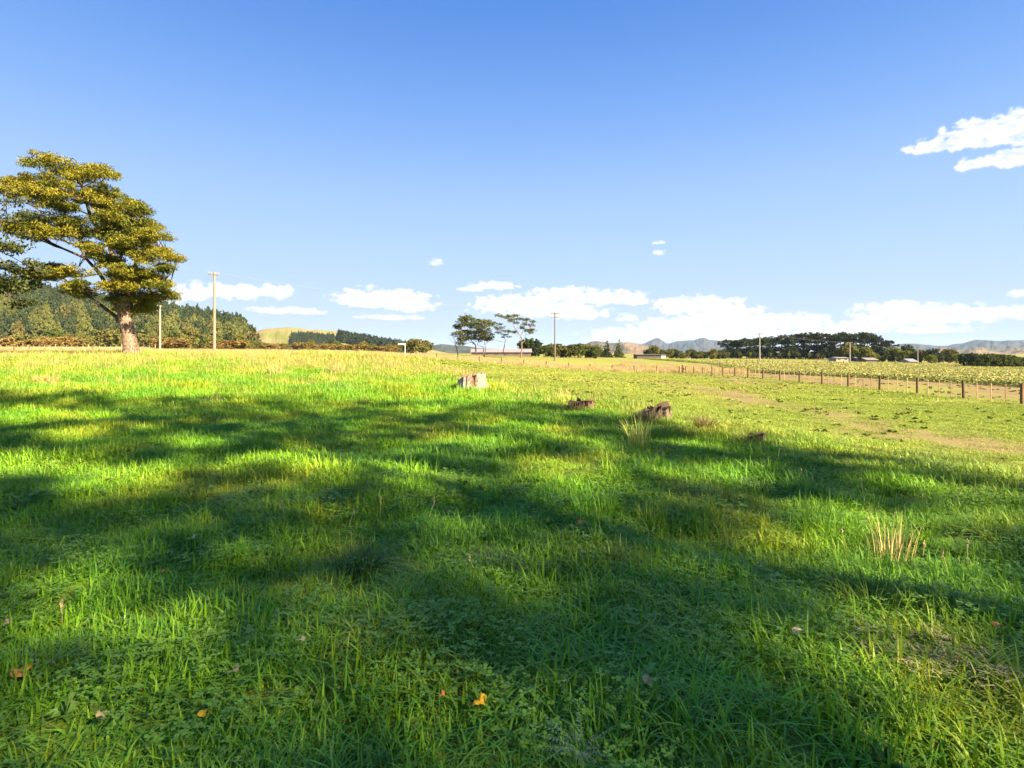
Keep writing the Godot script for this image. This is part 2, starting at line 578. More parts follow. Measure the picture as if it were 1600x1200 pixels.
# ------------------------------------------------------------------ the shade: where the photograph's grass is dark
const SHADE_TOP := [[-400, 606], [0, 611], [62, 614], [125, 611], [156, 617], [200, 623], [225, 628], [244, 617], [281, 615], [344, 620], [375, 614], [437, 615], [484, 621], [540, 620], [600, 627],
	[640, 631], [700, 629], [760, 630], [800, 628], [880, 632], [930, 644], [980, 648], [1040, 662], [1080, 668], [1120, 684], [1180, 686], [1230, 699], [1290, 706], [1350, 714], [1440, 724], [1480, 735], [1530, 745], [1600, 756], [1900, 800]]
const PATCHES := [[20, 650, 42, 13, 0.0], [100, 648, 60, 6, 0.0], [112, 678, 46, 10, 0.0], [40, 724, 74, 15, 0.0], [172, 742, 80, 20, 0.1], [486, 722, 70, 11, 0.02], [636, 742, 40, 12, 0.15], [742, 692, 44, 10, 0.1],
	[836, 672, 48, 7, 0.0], [880, 745, 62, 21, 0.1], [655, 640, 36, 5, 0.0], [940, 692, 24, 6, 0.0], [1102, 689, 28, 7, 0.0], [1140, 740, 60, 13, 0.1], [1372, 816, 108, 12, 0.18],
	[1520, 778, 70, 13, 0.2], [1390, 742, 46, 14, 0.2], [1365, 908, 76, 24, 0.1], [1465, 1040, 50, 26, 0.3], [114, 955, 36, 22, 0.0], [300, 690, 36, 6, 0.0], [1590, 1150, 20, 30, 0.0], [760, 660, 40, 4, 0.0]]

func shaded(px: float, py: float) -> bool:
	for i in SHADE_TOP.size() - 1:
		if px >= SHADE_TOP[i][0] and px < SHADE_TOP[i + 1][0]:
			if py < lerpf(SHADE_TOP[i][1], SHADE_TOP[i + 1][1], (px - SHADE_TOP[i][0]) / (SHADE_TOP[i + 1][0] - SHADE_TOP[i][0])):
				return false
	for P in PATCHES:
		var dx: float = px - P[0]
		var dy: float = py - P[1] - dx * P[4]
		var far: float = EYE * F / (P[1] - HY)
		var rx: float = P[2] + 0.24 * F / far
		var ry: float = P[3] + 0.30 * (P[1] - HY) / far
		if dx * dx / (rx * rx) + dy * dy / (ry * ry) < 1.0:
			return false
	return true

func casts_well(p: Vector3, pad: float) -> bool:
	# stays out of the picture, and its shadow falls where the photograph is dark
	if p.z < -0.2:
		var px := 800.0 + p.x / -p.z * F
		var py := HY - (p.y - EYE) / -p.z * F
		if px > -80.0 - pad * F / -p.z and px < 1680.0 + pad * F / -p.z and py > -60.0 - pad * F / -p.z:
			return false
	var y := 0.0
	var q := p
	for i in 3:
		q = p - SUN * ((p.y - y) / SUN.y)
		y = height(q.x, q.z) + 0.06
	if -q.z < 1.2:
		return true
	var gx := 800.0 + q.x / -q.z * F
	var gy := HY - (q.y - EYE) / -q.z * F
	if gx < -300.0 or gx > 1850.0:
		return gy > 640.0
	return shaded(gx, gy)

# ------------------------------------------------------------------ build
func _ready() -> void:
	rng.seed = 20240
	nz.seed = 3
	nz.frequency = 0.02
	nz.fractal_octaves = 3
	nz2.seed = 8
	nz2.frequency = 0.02
	nz2.fractal_octaves = 4

	var cam := Camera3D.new()
	cam.name = "camera"
	cam.projection = Camera3D.PROJECTION_FRUSTUM
	cam.near = 0.05
	cam.far = 20000.0
	cam.size = 0.05 * 1200.0 / F
	cam.frustum_offset = Vector2(0, -0.05 * (600.0 - HY) / F)
	cam.position = Vector3(0, EYE, 0)
	add_child(cam)
	cam.current = true

	const EXPOSURE := 5.0
	var env := Environment.new()
	env.tonemap_mode = Environment.TONE_MAPPER_LINEAR
	env.tonemap_exposure = EXPOSURE
	env.background_mode = Environment.BG_SKY
	var sm_ := PanoramaSkyMaterial.new()
	sm_.panorama = ImageTexture.create_from_image(make_sky())
	sm_.energy_multiplier = 1.13 / EXPOSURE
	env.sky = Sky.new()
	env.sky.sky_material = sm_
	env.fog_enabled = true
	env.fog_density = 0.00006
	env.fog_light_color = Color(0.72, 0.84, 1.0)
	env.sdfgi_enabled = true
	env.ssao_enabled = true
	env.ssil_enabled = true
	var we := WorldEnvironment.new()
	we.name = "surroundings"
	we.environment = env
	add_child(we)

	var az := deg_to_rad(50.0)
	var el := deg_to_rad(32.0)
	SUN = Vector3(sin(az) * cos(el), sin(el), cos(az) * cos(el))
	var sun := DirectionalLight3D.new()
	sun.name = "sun"
	sun.light_energy = 1.6
	sun.light_angular_distance = 0.5
	sun.light_color = Color(1.0, 0.90, 0.74)
	sun.shadow_enabled = true
	add_child(sun)
	sun.look_at_from_position(SUN * 100.0, Vector3.ZERO, Vector3.UP)

	var gm := mat("ground", 0.95, Color.BLACK, 0.1)
	gm.albedo_texture = noise_tex(0.03, 0.55, 1.3, 6, 1024, 4)
	gm.uv1_triplanar = true
	gm.uv1_world_triplanar = true
	gm.uv1_scale = Vector3.ONE * 0.45
	mat("land", 1.0, Color.BLACK, 0.05)
	mat("grass", 0.5, Color(0.75, 0.75, 0.4), 0.4)
	mat("straw", 0.7, Color(0.5, 0.5, 0.4), 0.25)
	mat("leaf", 0.65, Color(0.45, 0.45, 0.25), 0.3)
	var bk := mat("bark", 0.95, Color.BLACK, 0.15)
	bk.albedo_texture = noise_tex(0.02, 0.3, 1.3, 5, 512, 9)
	bk.uv1_triplanar = true
	bk.uv1_scale = Vector3(1.3, 0.4, 1.3)
	bk.heightmap_enabled = true
	bk.heightmap_texture = noise_tex(0.02, 0.0, 1.0, 5, 512, 9)
	bk.heightmap_scale = 6.0
	var wd := mat("wood", 0.9, Color.BLACK, 0.2)
	wd.albedo_texture = noise_tex(0.03, 0.6, 1.2, 4, 256, 11)
	wd.uv1_triplanar = true
	wd.uv1_scale = Vector3(4, 0.6, 4)
	var cn := mat("concrete", 0.9, Color.BLACK, 0.2)
	cn.albedo_texture = noise_tex(0.03, 0.8, 1.1, 4, 256, 12)
	cn.uv1_triplanar = true
	mat("metal", 0.5, Color.BLACK, 0.5)
	mat("paint", 0.6, Color.BLACK, 0.4)

	build_ground()
	build_hills()
	build_grass()
	build_trees()
	build_background()
	build_fences()
	build_stumps()
	build_details()

func soil_at(x: float, d: float) -> float:        # bare earth in the cropped paddock, as streaks along the brow
	var e := edge_of(x, d)
	if e < 1.0:
		return 0.0
	var n := nz2.get_noise_2d(x * 9.0, d * 4.0) * 0.5 + nz2.get_noise_2d(x * 40.0, d * 25.0) * 0.25
	var s := sm(0.0, 0.5, 0.8 - absf(x - 15.2 + n * 1.5) / 3.2 + n * 1.8) * sm(75.0, 45.0, d) * 0.78
	s = maxf(s, 0.75 * sm(0.1, 0.6, 1.0 - absf(x - 26.0 + n * 5.0) / 4.0 + n) * sm(48.0, 60.0, d))
	if x > 31.0:
		s = maxf(s, sm(0.0, 0.5, 0.35 + n * 1.4) * 0.9)
	return clampf(s, 0.0, 1.0) * sm(1.0, 4.0, e)

func dry_at(x: float, d: float) -> float:
	var n := nz2.get_noise_2d(x * 5.0 + 200.0, d * 5.0) * 0.9 + nz2.get_noise_2d(x * 22.0, d * 22.0 + 70.0) * 0.5
	var v := sm(14.0, 44.0, d - x * 0.4) * 0.7 + n * (0.25 + 0.7 * sm(10.0, 30.0, d))
	var e := edge_of(x, d)
	v = maxf(v, (1.0 - absf(e - 0.8) / 2.0) * 0.6 + n * 0.5) if absf(e - 0.8) < 2.0 else v
	return clampf(v, 0.0, 1.0)

func fence_band(x: float, d: float) -> float:      # tall dry grass along the far fence and the bank behind it
	var c := 101.0 + nz2.get_noise_1d(x * 3.0) * 6.0
	if x < -25.0:
		c = lerpf(101.0, 76.0, sm(-25.0, -42.0, x))
	if x < -60.0:
		c = lerpf(76.0, 118.0, sm(-60.0, -85.0, x))
	var v := 1.0 - absf(d - c - 2.0) / 9.0
	return clampf(v * 2.0, 0.0, 1.0) * (1.0 - 0.6 * sm(14.0, 32.0, x))

func build_ground() -> void:
	var t := Tri.new()
	var xs := []
	var zs := []
	for i in range(-150, 151):
		xs.append(5.0 * sinh(i * 0.05))
	for i in range(-56, 147):
		zs.append(5.0 * sinh(i * 0.05))
	var grid := []
	var cols := []
	var nor := []
	var green := Color(0.17, 0.22, 0.04)
	var field := Color(0.205, 0.26, 0.045)
	var soil := Color(0.23, 0.17, 0.10)
	var straw := Color(0.30, 0.235, 0.10)
	for d in zs:
		var row := []
		var crow := []
		var nrow := []
		for x in xs:
			var y := height(x, -d)
			row.append(Vector3(x, y, -d))
			var e := 0.3 + absf(d) * 0.01
			nrow.append(Vector3(height(x - e, -d) - height(x + e, -d), 2.0 * e, height(x, -d - e) - height(x, -d + e)).normalized())
			var c: Color = green.lerp(field, sm(-0.5, 3.0, edge_of(x, d)))
			if d > 0.0 and d < 130.0:
				c = c.lerp(straw, dry_at(x, d) * 0.5)
				c = c.lerp(straw, fence_band(x, d) * 0.8)
			if d > 0.0 and d < 200.0:
				c = c.lerp(soil, soil_at(x, d))
			if d > 115.0:
				c = c.lerp(Color(0.22, 0.26, 0.06).lerp(straw, clampf(0.3 + nz2.get_noise_2d(x * 0.6, d * 1.5), 0, 1)), sm(115.0, 135.0, d))
			crow.append(c)
		grid.append(row)
		cols.append(crow)
		nor.append(nrow)
	for j in zs.size() - 1:
		for i in xs.size() - 1:
			t.smooth(grid[j][i], grid[j + 1][i], grid[j + 1][i + 1], nor[j][i], nor[j + 1][i], nor[j + 1][i + 1], cols[j][i], cols[j + 1][i], cols[j + 1][i + 1])
			t.smooth(grid[j][i], grid[j + 1][i + 1], grid[j][i + 1], nor[j][i], nor[j + 1][i + 1], nor[j][i + 1], cols[j][i], cols[j + 1][i + 1], cols[j][i + 1])
	top("ground", t.done(), M.ground, Vector3.ZERO, "rolling green paddock with dry patches and a bare earth track", "ground", "", "structure")

func build_hills() -> void:
	var g := Color(0.16, 0.18, 0.05)
	var b := Color(0.22, 0.19, 0.09)
	ridge("forest_hill", [[-400, 470], [-150, 440], [20, 452], [100, 466], [200, 482], [300, 496], [370, 508], [395, 530], [420, 552]], 420.0, 250.0, Color(0.05, 0.07, 0.025), Color(0.12, 0.12, 0.04), 0.10, "steep hillside under dark pine forest")
	ridge("grassy_hill", [[330, 540], [385, 519], [420, 511], [450, 509], [490, 513], [540, 516], [580, 527], [640, 540], [720, 552]], 950.0, 600.0, g, b, 0.05, "smooth green and tan grassy hill behind the pine belts")
	ridge("low_far_hill", [[600, 552], [670, 540], [690, 537], [715, 539], [760, 544], [830, 546], [900, 552]], 3200.0, 2000.0, Color(0.03, 0.042, 0.03), Color(0.06, 0.065, 0.04), 0.15, "low blue hill seen beyond the dead tree")
	ridge("brown_range", [[840, 552], [905, 540], [930, 532], [952, 535], [980, 534], [1008, 538], [1040, 546], [1090, 553]], 3000.0, 1900.0, Color(0.05, 0.055, 0.03), Color(0.17, 0.125, 0.08), 0.2, "tan and blue range behind the twin conifers")
	ridge("blue_mountain", [[900, 552], [960, 544], [1000, 537], [1027, 528], [1045, 536], [1062, 532], [1082, 531], [1097, 527], [1112, 531], [1135, 533], [1200, 540], [1260, 552]], 6500.0, 4200.0, Color(0.025, 0.036, 0.03), Color(0.05, 0.05, 0.04), 0.3, "high blue mountain ridge behind the dark shed")
	ridge("blue_range", [[1300, 552], [1380, 540], [1420, 536], [1475, 540], [1500, 536], [1530, 530], [1560, 532], [1600, 531], [1700, 533], [1800, 545]], 5200.0, 3600.0, Color(0.025, 0.036, 0.03), Color(0.05, 0.05, 0.04), 0.3, "long blue range beyond the crop field")
	ridge("tan_foothills", [[1380, 553], [1440, 548], [1478, 543], [1500, 547], [1527, 541], [1562, 546], [1600, 542], [1680, 545], [1780, 552]], 2600.0, 1800.0, Color(0.07, 0.07, 0.04), Color(0.18, 0.14, 0.085), 0.3, "tan folded foothills in front of the long blue range")

func build_grass() -> void:
	var near := []
	for k in 5:
		near.append(grass_patch(95, 0.17, 0.03, 0.135, 0.0085, 4, 0.04, 1.7))
	near.append(grass_patch(50, 0.10, 0.08, 0.22, 0.007, 5, 0.14, 1.7))
	near.append(grass_patch(42, 0.15, 0.04, 0.13, 0.014, 4, 0.0, 1.8))
	var mid := []
	for k in 4:
		mid.append(grass_patch(120, 0.28, 0.04, 0.15, 0.012, 3, 0.05, 1.5))
	var far := []
	for k in 3:
		far.append(grass_patch(140, 0.5, 0.07, 0.22, 0.016, 2, 0.10))
	for k in 3:
		far.append(grass_patch(150, 1.05, 0.08, 0.30, 0.034, 2, 0.14))
	var rings := [[0.35, 7.0, 0.15, near, 0, 7], [7.0, 16.0, 0.23, mid, 0, 4], [16.0, 34.0, 0.42, far, 0, 3], [34.0, 112.0, 0.95, far, 3, 3]]
	var all := [[], [], []]
	for q in 4:
		var R = rings[q]
		var c: float = R[2]
		var d: float = R[0]
		while d < R[1]:
			var half := 0.99 * d + 2.6
			var x := -half
			while x < half:
				var px := x + r(-0.5, 0.5) * c
				var pd := d + r(-0.5, 0.5) * c
				x += c
				var e := edge_of(px, pd)
				var soil := soil_at(px, pd) if e > 1.0 else 0.0
				if px > 31.0 or rng.randf() < soil * 0.93:
					continue
				var short := sm(-0.5, 3.5, e)
				var dry := dry_at(px, pd)
				var hump := nz.get_noise_2d(px * 30.0 + 50.0, pd * 30.0)
				var clump := nz.get_noise_2d(px * 110.0, pd * 110.0 + 60.0)
				var ys := r(0.75, 1.3) * (1.0 + hump * 0.8 + maxf(clump, -0.25) * 1.3) * lerpf(1.0, 0.32, short)
				if short > 0.5 and rng.randf() < 0.25:
					continue
				var tone := r(0.85, 1.15) * (1.0 + 0.3 * nz2.get_noise_2d(px * 30.0, pd * 30.0))
				var kind := nz2.get_noise_2d(px * 17.0 + 400.0, pd * 17.0) + r(-0.12, 0.12)
				var col := Color(0.175, 0.355, 0.014).lerp(Color(0.27, 0.35, 0.02), sm(0.05, 0.45, kind)).lerp(Color(0.12, 0.30, 0.02), sm(0.05, 0.4, -kind))
				col = col.lerp(Color(0.25, 0.315, 0.04), short)
				col = col.lerp(Color(0.38, 0.34, 0.09), dry * lerpf(0.6, 0.3, short))
				var b := Basis.from_euler(Vector3(0, r(0, TAU), 0)).scaled(Vector3(1, clampf(ys, 0.25, 2.2), 1) * r(0.85, 1.2))
				var pick := rng.randi() % int(R[5])
				if q == 0 and pick >= 5 and rng.randf() < 0.4:
					pick = rng.randi() % 5
				all[mini(q, 2)].append([Transform3D(b, on(px, pd)), col * tone, pick + R[4]])
			d += c
	scatter("meadow_grass", near, M.grass, all[0], "lush short green grass at the foot of the picture", "grass")
	scatter("paddock_grass", mid, M.grass, all[1], "green grass in the shade band before the stumps", "grass")
	scatter("far_grass", far, M.grass, all[2], "yellowing grass stretching to the far fence", "grass")

	# clover and other small round leaves among the near blades
	var clover := []
	for k in 3:
		var t := Tri.new()
		for i in 26:
			var c := Vector3(r(-0.14, 0.14), r(0.04, 0.10), r(-0.14, 0.14))
			var yaw := r(0, TAU)
			var col := Color(1, 1, 1) * r(0.75, 1.25)
			for l in 3:
				var a := yaw + l * TAU / 3.0
				var o := Vector3(cos(a), r(-0.15, 0.35), sin(a))
				var s := Vector3(-sin(a), r(-0.2, 0.2), cos(a))
				var w := r(0.008, 0.013)
				t.quad(c, c + o * w + s * w * 0.8, c + o * w * 1.9, c + o * w - s * w * 0.8, col)
		clover.append(t.done())
	var spots := []
	for i in 1050:
		var d := sqrt(r(0.8, 56.0))
		var x := r(-1, 1) * (0.99 * d + 1.5)
		if nz2.get_noise_2d(x * 40.0, d * 40.0) < -0.05 or edge_of(x, d) > 0.0:
			continue
		spots.append([Transform3D(Basis.from_euler(Vector3(0, r(0, TAU), 0)).scaled(Vector3.ONE * r(0.8, 1.3)), on(x, d)), Color(0.16, 0.31, 0.022) * r(0.8, 1.3), rng.randi() % 3])
	scatter("clover", clover, M.grass, spots, "clover leaves growing low among the near grass", "clover")

	# long straw-coloured grass: on the bank by the far fence, and loose through the meadow
	var straw := []
	for k in 3:
		var t := Tri.new()
		for i in 90:
			var a := r(0, TAU)
			var q := 0.7 * sqrt(rng.randf())
			blade(t, Vector3(cos(a) * q, -0.03, sin(a) * q), r(0.35, 0.85), 0.022, r(0.1, 0.6), r(0, TAU), 2, Color(1, 1, 1) * r(0.75, 1.2) * (Color(0.6, 0.85, 0.5) if rng.randf() < 0.2 else Color(1, 1, 1)))
		straw.append(t.done())
	for k in 2:
		var t := Tri.new()
		for i in 26:
			var a := r(0, TAU)
			var q := 0.35 * sqrt(rng.randf())
			blade(t, Vector3(cos(a) * q, -0.02, sin(a) * q), r(0.22, 0.6), 0.009, r(0.05, 0.5), r(0, TAU), 3, Color(1, 1, 1) * r(0.75, 1.2))
		straw.append(t.done())
	spots = []
	for i in 34000:
		var d := r(68.0, 128.0)
		var x := r(-1.02, 0.42) * d
		if rng.randf() > fence_band(x, d):
			continue
		var b := Basis.from_euler(Vector3(0, r(0, TAU), 0)).scaled(Vector3(1, r(0.7, 1.4), 1))
		spots.append([Transform3D(b, on(x, d)), Color(0.42, 0.325, 0.16) * r(0.8, 1.2), rng.randi() % 3])
	for i in 26000:
		var d := 14.0 + 70.0 * sqrt(rng.randf())
		var x := r(-1.02, 0.3) * d
		var n := dry_at(x, d)
		if edge_of(x, d) > 2.5 or rng.randf() > n * n * 0.95 + 0.05:
			continue
		var b := Basis.from_euler(Vector3(0, r(0, TAU), 0)).scaled(Vector3.ONE * r(0.7, 1.15))
		spots.append([Transform3D(b, on(x, d)), Color(0.34, 0.285, 0.11) * r(0.8, 1.2), 3 + rng.randi() % 2])
	scatter("dry_grass", straw, M.straw, spots, "tall straw coloured grass along the far fence and bank", "grass")

	# dark weeds scattered on the short paddock
	var weed := []
	for k in 3:
		var t := Tri.new()
		for i in 14:
			var a := r(0, TAU)
			var o := Vector3(cos(a), 0, sin(a))
			var s := Vector3(-sin(a), 0, cos(a))
			var l := r(0.10, 0.24)
			var up := r(0.02, 0.14)
			t.quad(Vector3.ZERO, o * l * 0.5 + s * l * 0.2 + Vector3.UP * up, o * l + Vector3.UP * up * 0.6, o * l * 0.5 - s * l * 0.2 + Vector3.UP * up, Color(1, 1, 1) * r(0.7, 1.3))
		weed.append(t.done())
	spots = []
	for i in 6500:
		var d := 14.0 + 86.0 * pow(rng.randf(), 0.7)
		var x := r(-0.3, 1.0) * d
		if edge_of(x, d) < 1.5 or x > 48.0 or nz2.get_noise_2d(x * 6.0 + 31.0, d * 6.0) + r(-0.3, 0.3) < 0.12:
			continue
		spots.append([Transform3D(Basis.from_euler(Vector3(0, r(0, TAU), 0)).scaled(Vector3.ONE * r(0.3, 0.95)), on(x, d)), Color(0.08, 0.12, 0.022) * r(0.8, 1.5), rng.randi() % 3])
	scatter("paddock_weeds", weed, M.leaf, spots, "dark leafy weeds dotted over the short paddock", "weeds")

	spots = []
	for i in 420:
		var d := sqrt(r(3.0, 90.0))
		var x := r(-1, 1) * (0.99 * d + 1.5)
		if nz2.get_noise_2d(x * 24.0 + 77.0, d * 24.0) < 0.05 or edge_of(x, d) > 0.0:
			continue
		spots.append([Transform3D(Basis.from_euler(Vector3(0, r(0, TAU), 0)).scaled(Vector3(0.3, 0.45, 0.3) * r(0.7, 1.2)), on(x, d, 0.03)), Color(0.11, 0.22, 0.045) * r(0.8, 1.3), rng.randi() % 3])
	scatter("lawn_weeds", weed, M.leaf, spots, "broad leaved weeds growing among the near grass", "weeds")
	# leafy crop beyond the fence
	var crop := []
	for k in 3:
		var t := Tri.new()
		for i in 70:
			var c := Vector3(r(-0.75, 0.75), r(0.1, 0.42), r(-0.75, 0.75))
			leaves(t, c, Vector3(0.1, 0.06, 0.1), 2, 0.11, Color(1, 1, 1) * r(0.7, 1.3), 1.4)
		crop.append(t.done())
	spots = []
	var dd := 34.0
	while dd < 185.0:
		var x := 44.0 + maxf(0.0, 62.0 - dd) * 0.1
		while x < dd * 1.02 + 6.0:
			var px := x + r(-0.4, 0.4)
			var pd := dd + r(-0.4, 0.4)
			var rim := sm(3.5, 0.5, px - (44.0 + maxf(0.0, 62.0 - dd) * 0.1))
			var col := Color(0.34, 0.345, 0.11).lerp(Color(0.12, 0.17, 0.03), maxf(rim * 0.7, 0.25 * clampf(nz2.get_noise_2d(px * 20.0, pd * 8.0) * 2.0, 0, 1)))
			spots.append([Transform3D(Basis.from_euler(Vector3(0, r(0, TAU), 0)).scaled(Vector3.ONE * r(0.8, 1.2)), on(px, pd)), col * r(0.8, 1.2), rng.randi() % 3])
			x += 1.15 if dd < 110.0 else 1.5
		dd += 1.15 if dd < 110.0 else 1.5
	scatter("leafy_crop", crop, M.leaf, spots, "yellow green leafy crop covering the field beyond the fence", "crop")

func build_trees() -> void:
	# the wind-swept tree
	var D := 36.0
	var foot := on((203.0 - 800.0) / F * D, D)
	var pads := pads_at(PADS, 0, 0, 3.3333, 0.0, 220.0, D, foot, 2.8, 3)
	var limbs := limbs_at(LIMBS, 3.3333, 0.0, 220.0, D, foot, 0.27, 1.6)
	limbs[0][0][0].z = 0.0
	var big := pad_tree("windswept_tree", "tall windswept tree with layered yellow green foliage and a thick pinkish trunk", "tree", "", foot, pads, limbs, Color(0.165, 0.125, 0.095), [Color(0.15, 0.15, 0.014), Color(0.19, 0.175, 0.016), Color(0.095, 0.11, 0.014)], 1150.0, 0.085, 0.9, 0.3)
	var butt := Tri.new()
	butt.tube([Vector3(0.1, -0.4, 0), Vector3(0.06, 0.1, 0), Vector3(0.0, 0.6, 0), Vector3(-0.12, 1.5, 0), Vector3(-0.28, 2.4, 0), Vector3(-0.38, 3.0, 0), Vector3(-0.3, 3.8, 0)], [0.60, 0.48, 0.40, 0.36, 0.39, 0.44, 0.28], 26, Color(0.33, 0.235, 0.18), 0.11)
	part("lower_trunk", butt.done(), M.bark, big)

	# its darker neighbour, which reaches into the frame
	D = 31.0
	foot = on(-33.5, D)
	pads = []
	for P in [[-10, 330, 22, 14], [18, 345, 18, 12], [8, 385, 30, 16], [38, 392, 18, 10], [12, 415, 34, 16], [45, 420, 14, 9], [-20, 440, 40, 18], [20, 445, 20, 10], [5, 470, 22, 12], [-60, 350, 50, 30], [-70, 410, 60, 30], [-50, 460, 50, 22], [-100, 380, 60, 40], [-90, 320, 50, 28], [-120, 440, 60, 30], [-30, 300, 30, 12], [14, 362, 14, 8]]:
		for k in 2:
			var c := ray(P[0], P[1], D) - foot
			c.z = r(-2.0, 2.0)
			pads.append([c, P[2] / F * D, P[3] / F * D])
	limbs = [[[Vector3(0, -0.4, 0), Vector3(0.1, 2.0, 0), Vector3(0.3, 4.0, 0), Vector3(0.6, 6.0, 0.2), Vector3(0.4, 8.5, 0)], 0.4, 0.06], [[Vector3(0.2, 3.4, 0), Vector3(2.0, 4.4, 0.4), Vector3(3.8, 5.2, 0.5), Vector3(5.0, 6.0, 0.4)], 0.16, 0.03], [[Vector3(0.5, 5.0, 0), Vector3(2.0, 6.6, -0.4), Vector3(4.0, 7.8, -0.6)], 0.13, 0.03]]
	pad_tree("dark_leafy_tree", "dark leafy tree whose branches reach in beside the windswept tree", "tree", "", foot, pads, limbs, Color(0.16, 0.13, 0.10), [Color(0.04, 0.055, 0.016), Color(0.06, 0.07, 0.018)], 380.0, 0.10, 0.9)

	# trees that stand behind the camera and shade the near grass
	var places := [[15.0, 13.5], [22.0, 12.8], [29.5, 13.0], [36.5, 16.0], [21.5, 20.5], [28.5, 21.0], [36.0, 23.0], [27.5, 27.5], [42.0, 20.0]]
	var tone := [Color(0.10, 0.12, 0.02), Color(0.12, 0.13, 0.02)]
	for k in places.size():
		var f := Vector3(places[k][0], height(places[k][0], places[k][1]), places[k][1])
		var o := thing("shade_tree", f, "tall spreading shade tree standing behind the viewer", "tree", "trees that shade the near grass")
		var wood := Tri.new()
		limb(wood, [Vector3(0, -0.4, 0), Vector3(0.1, 6, 0), Vector3(-0.1, 13, 0.2), Vector3(0.1, 20, 0.1), Vector3(0, 28, 0)], 0.42, 0.08, 10, Color(0.2, 0.15, 0.11))
		var crown := Tri.new()
		var made := 0
		for i in 790:
			var p := Vector3(rng.randfn(), rng.randfn(), rng.randfn()).normalized() * pow(rng.randf(), 0.4) * Vector3(5.2, 6.5, 5.2) + Vector3(0, 25.0, 0)
			if casts_well(f + p, 0.4):
				leaves(crown, p, Vector3(0.36, 0.22, 0.36), 9, 0.15, tone[k % 2] * r(0.8, 1.2), 0.8)
				made += 1
				if made % 40 == 0:
					var q := Vector3(0, clampf(p.y - 3.0, 14.0, 27.0), 0)
					if casts_well(f + p.lerp(q, 0.5), 0.2):
						limb(wood, [q, p.lerp(q, 0.5) + Vector3(0, -0.3, 0), p], 0.06, 0.015, 5, Color(0.2, 0.15, 0.11))
		part("trunk", wood.done(), M.bark, o)
		part("crown", crown.done(), M.leaf, o)

	# the three trees by the long shed, on a grid of tenths of a picture pixel
	D = 122.0
	var c0 := Color(0.21, 0.165, 0.125)
	foot = on((750.0 - 800.0) / F * D, D)
	var P1 := [[370, 150, 70, 26], [330, 210, 60, 26], [300, 250, 75, 30], [250, 310, 50, 22], [450, 190, 70, 34], [520, 220, 60, 36], [600, 230, 60, 34], [700, 220, 55, 30], [760, 260, 45, 26], [420, 270, 80, 34], [540, 300, 90, 40], [660, 300, 80, 40], [260, 410, 85, 24], [370, 390, 80, 34], [480, 390, 80, 40], [600, 390, 80, 44], [700, 380, 70, 40], [780, 450, 45, 34], [330, 490, 90, 30], [450, 470, 80, 36], [560, 480, 80, 36], [660, 480, 70, 36], [290, 560, 55, 18], [740, 500, 50, 30]]
	var L1 := [[[580, 780], [560, 690], [530, 590], [490, 500], [420, 380], [360, 250]], [[655, 780], [630, 660], [590, 560], [600, 430], [560, 300]], [[670, 770], [640, 640], [680, 500], [720, 330]], [[530, 590], [400, 540], [290, 510]]]
	for P in P1:
		P[3] = P[3] * 1.6
	pad_tree("leaning_tree", "bushy leaning tree with several stems beside the long shed", "tree", "", foot, pads_at(P1, 0, 0, 10.0, 690.0, 480.0, D, foot, 2.4, 3), limbs_at(L1, 10.0, 690.0, 480.0, D, foot, 0.2, 0.5), c0, [Color(0.055, 0.085, 0.025), Color(0.075, 0.095, 0.03), Color(0.10, 0.105, 0.03)], 150.0, 0.17, 0.9)
	foot = on((791.0 - 800.0) / F * D, D)
	var P2 := [[840, 240, 30, 16], [900, 260, 55, 22], [870, 320, 60, 26], [960, 310, 45, 20], [980, 370, 60, 20], [900, 390, 50, 20], [1060, 380, 40, 12], [1000, 430, 40, 18], [960, 460, 30, 14], [1060, 465, 35, 9]]
	var L2 := [[[1010, 770], [1000, 660], [970, 560], [920, 450], [870, 330]], [[960, 545], [840, 500], [780, 380]], [[970, 560], [990, 460], [1000, 380]]]
	pad_tree("slender_tree", "slender open tree between the bushy tree and the umbrella shaped one", "tree", "", foot, pads_at(P2, 0, 0, 10.0, 690.0, 480.0, D, foot, 1.6, 1), limbs_at(L2, 10.0, 690.0, 480.0, D, foot, 0.14, 0.4), c0, [Color(0.05, 0.08, 0.03), Color(0.07, 0.09, 0.03)], 100.0, 0.16, 0.9)
	D = 116.0
	foot = on((813.5 - 800.0) / F * D, D)
	var P3 := [[900, 130, 55, 12], [980, 135, 65, 18], [1070, 150, 70, 20], [1170, 130, 50, 14], [1120, 190, 40, 14], [1220, 190, 55, 18], [1330, 190, 55, 22], [1430, 220, 45, 24], [1400, 280, 45, 20], [1300, 250, 50, 18], [1160, 240, 40, 16], [1340, 360, 55, 18], [1410, 350, 45, 18], [1260, 320, 45, 16], [1400, 400, 40, 14], [1130, 380, 45, 12], [1070, 210, 35, 12]]
	var L3 := [[[1235, 790], [1240, 650], [1230, 560], [1200, 450], [1150, 340], [1080, 250], [980, 160]], [[1245, 580], [1290, 470], [1350, 390], [1420, 330]], [[1220, 500], [1240, 380], [1300, 260], [1350, 200]], [[1190, 430], [1200, 300], [1200, 200]], [[1200, 450], [1120, 420], [1070, 390]]]
	pad_tree("umbrella_tree", "flat topped umbrella shaped tree with one bare pale stem", "tree", "", foot, pads_at(P3, 0, 0, 10.0, 690.0, 480.0, D, foot, 2.2, 2), limbs_at(L3, 10.0, 690.0, 480.0, D, foot, 0.19, 0.8), Color(0.30, 0.23, 0.18), [Color(0.055, 0.085, 0.035), Color(0.11, 0.105, 0.03), Color(0.06, 0.085, 0.03)], 110.0, 0.16, 0.9)
	# bare dead tree
	foot = on((716.0 - 800.0) / F * 124.0, 124.0)
	var dead := thing("dead_tree", foot, "bare dead tree with thin forked branches", "tree")
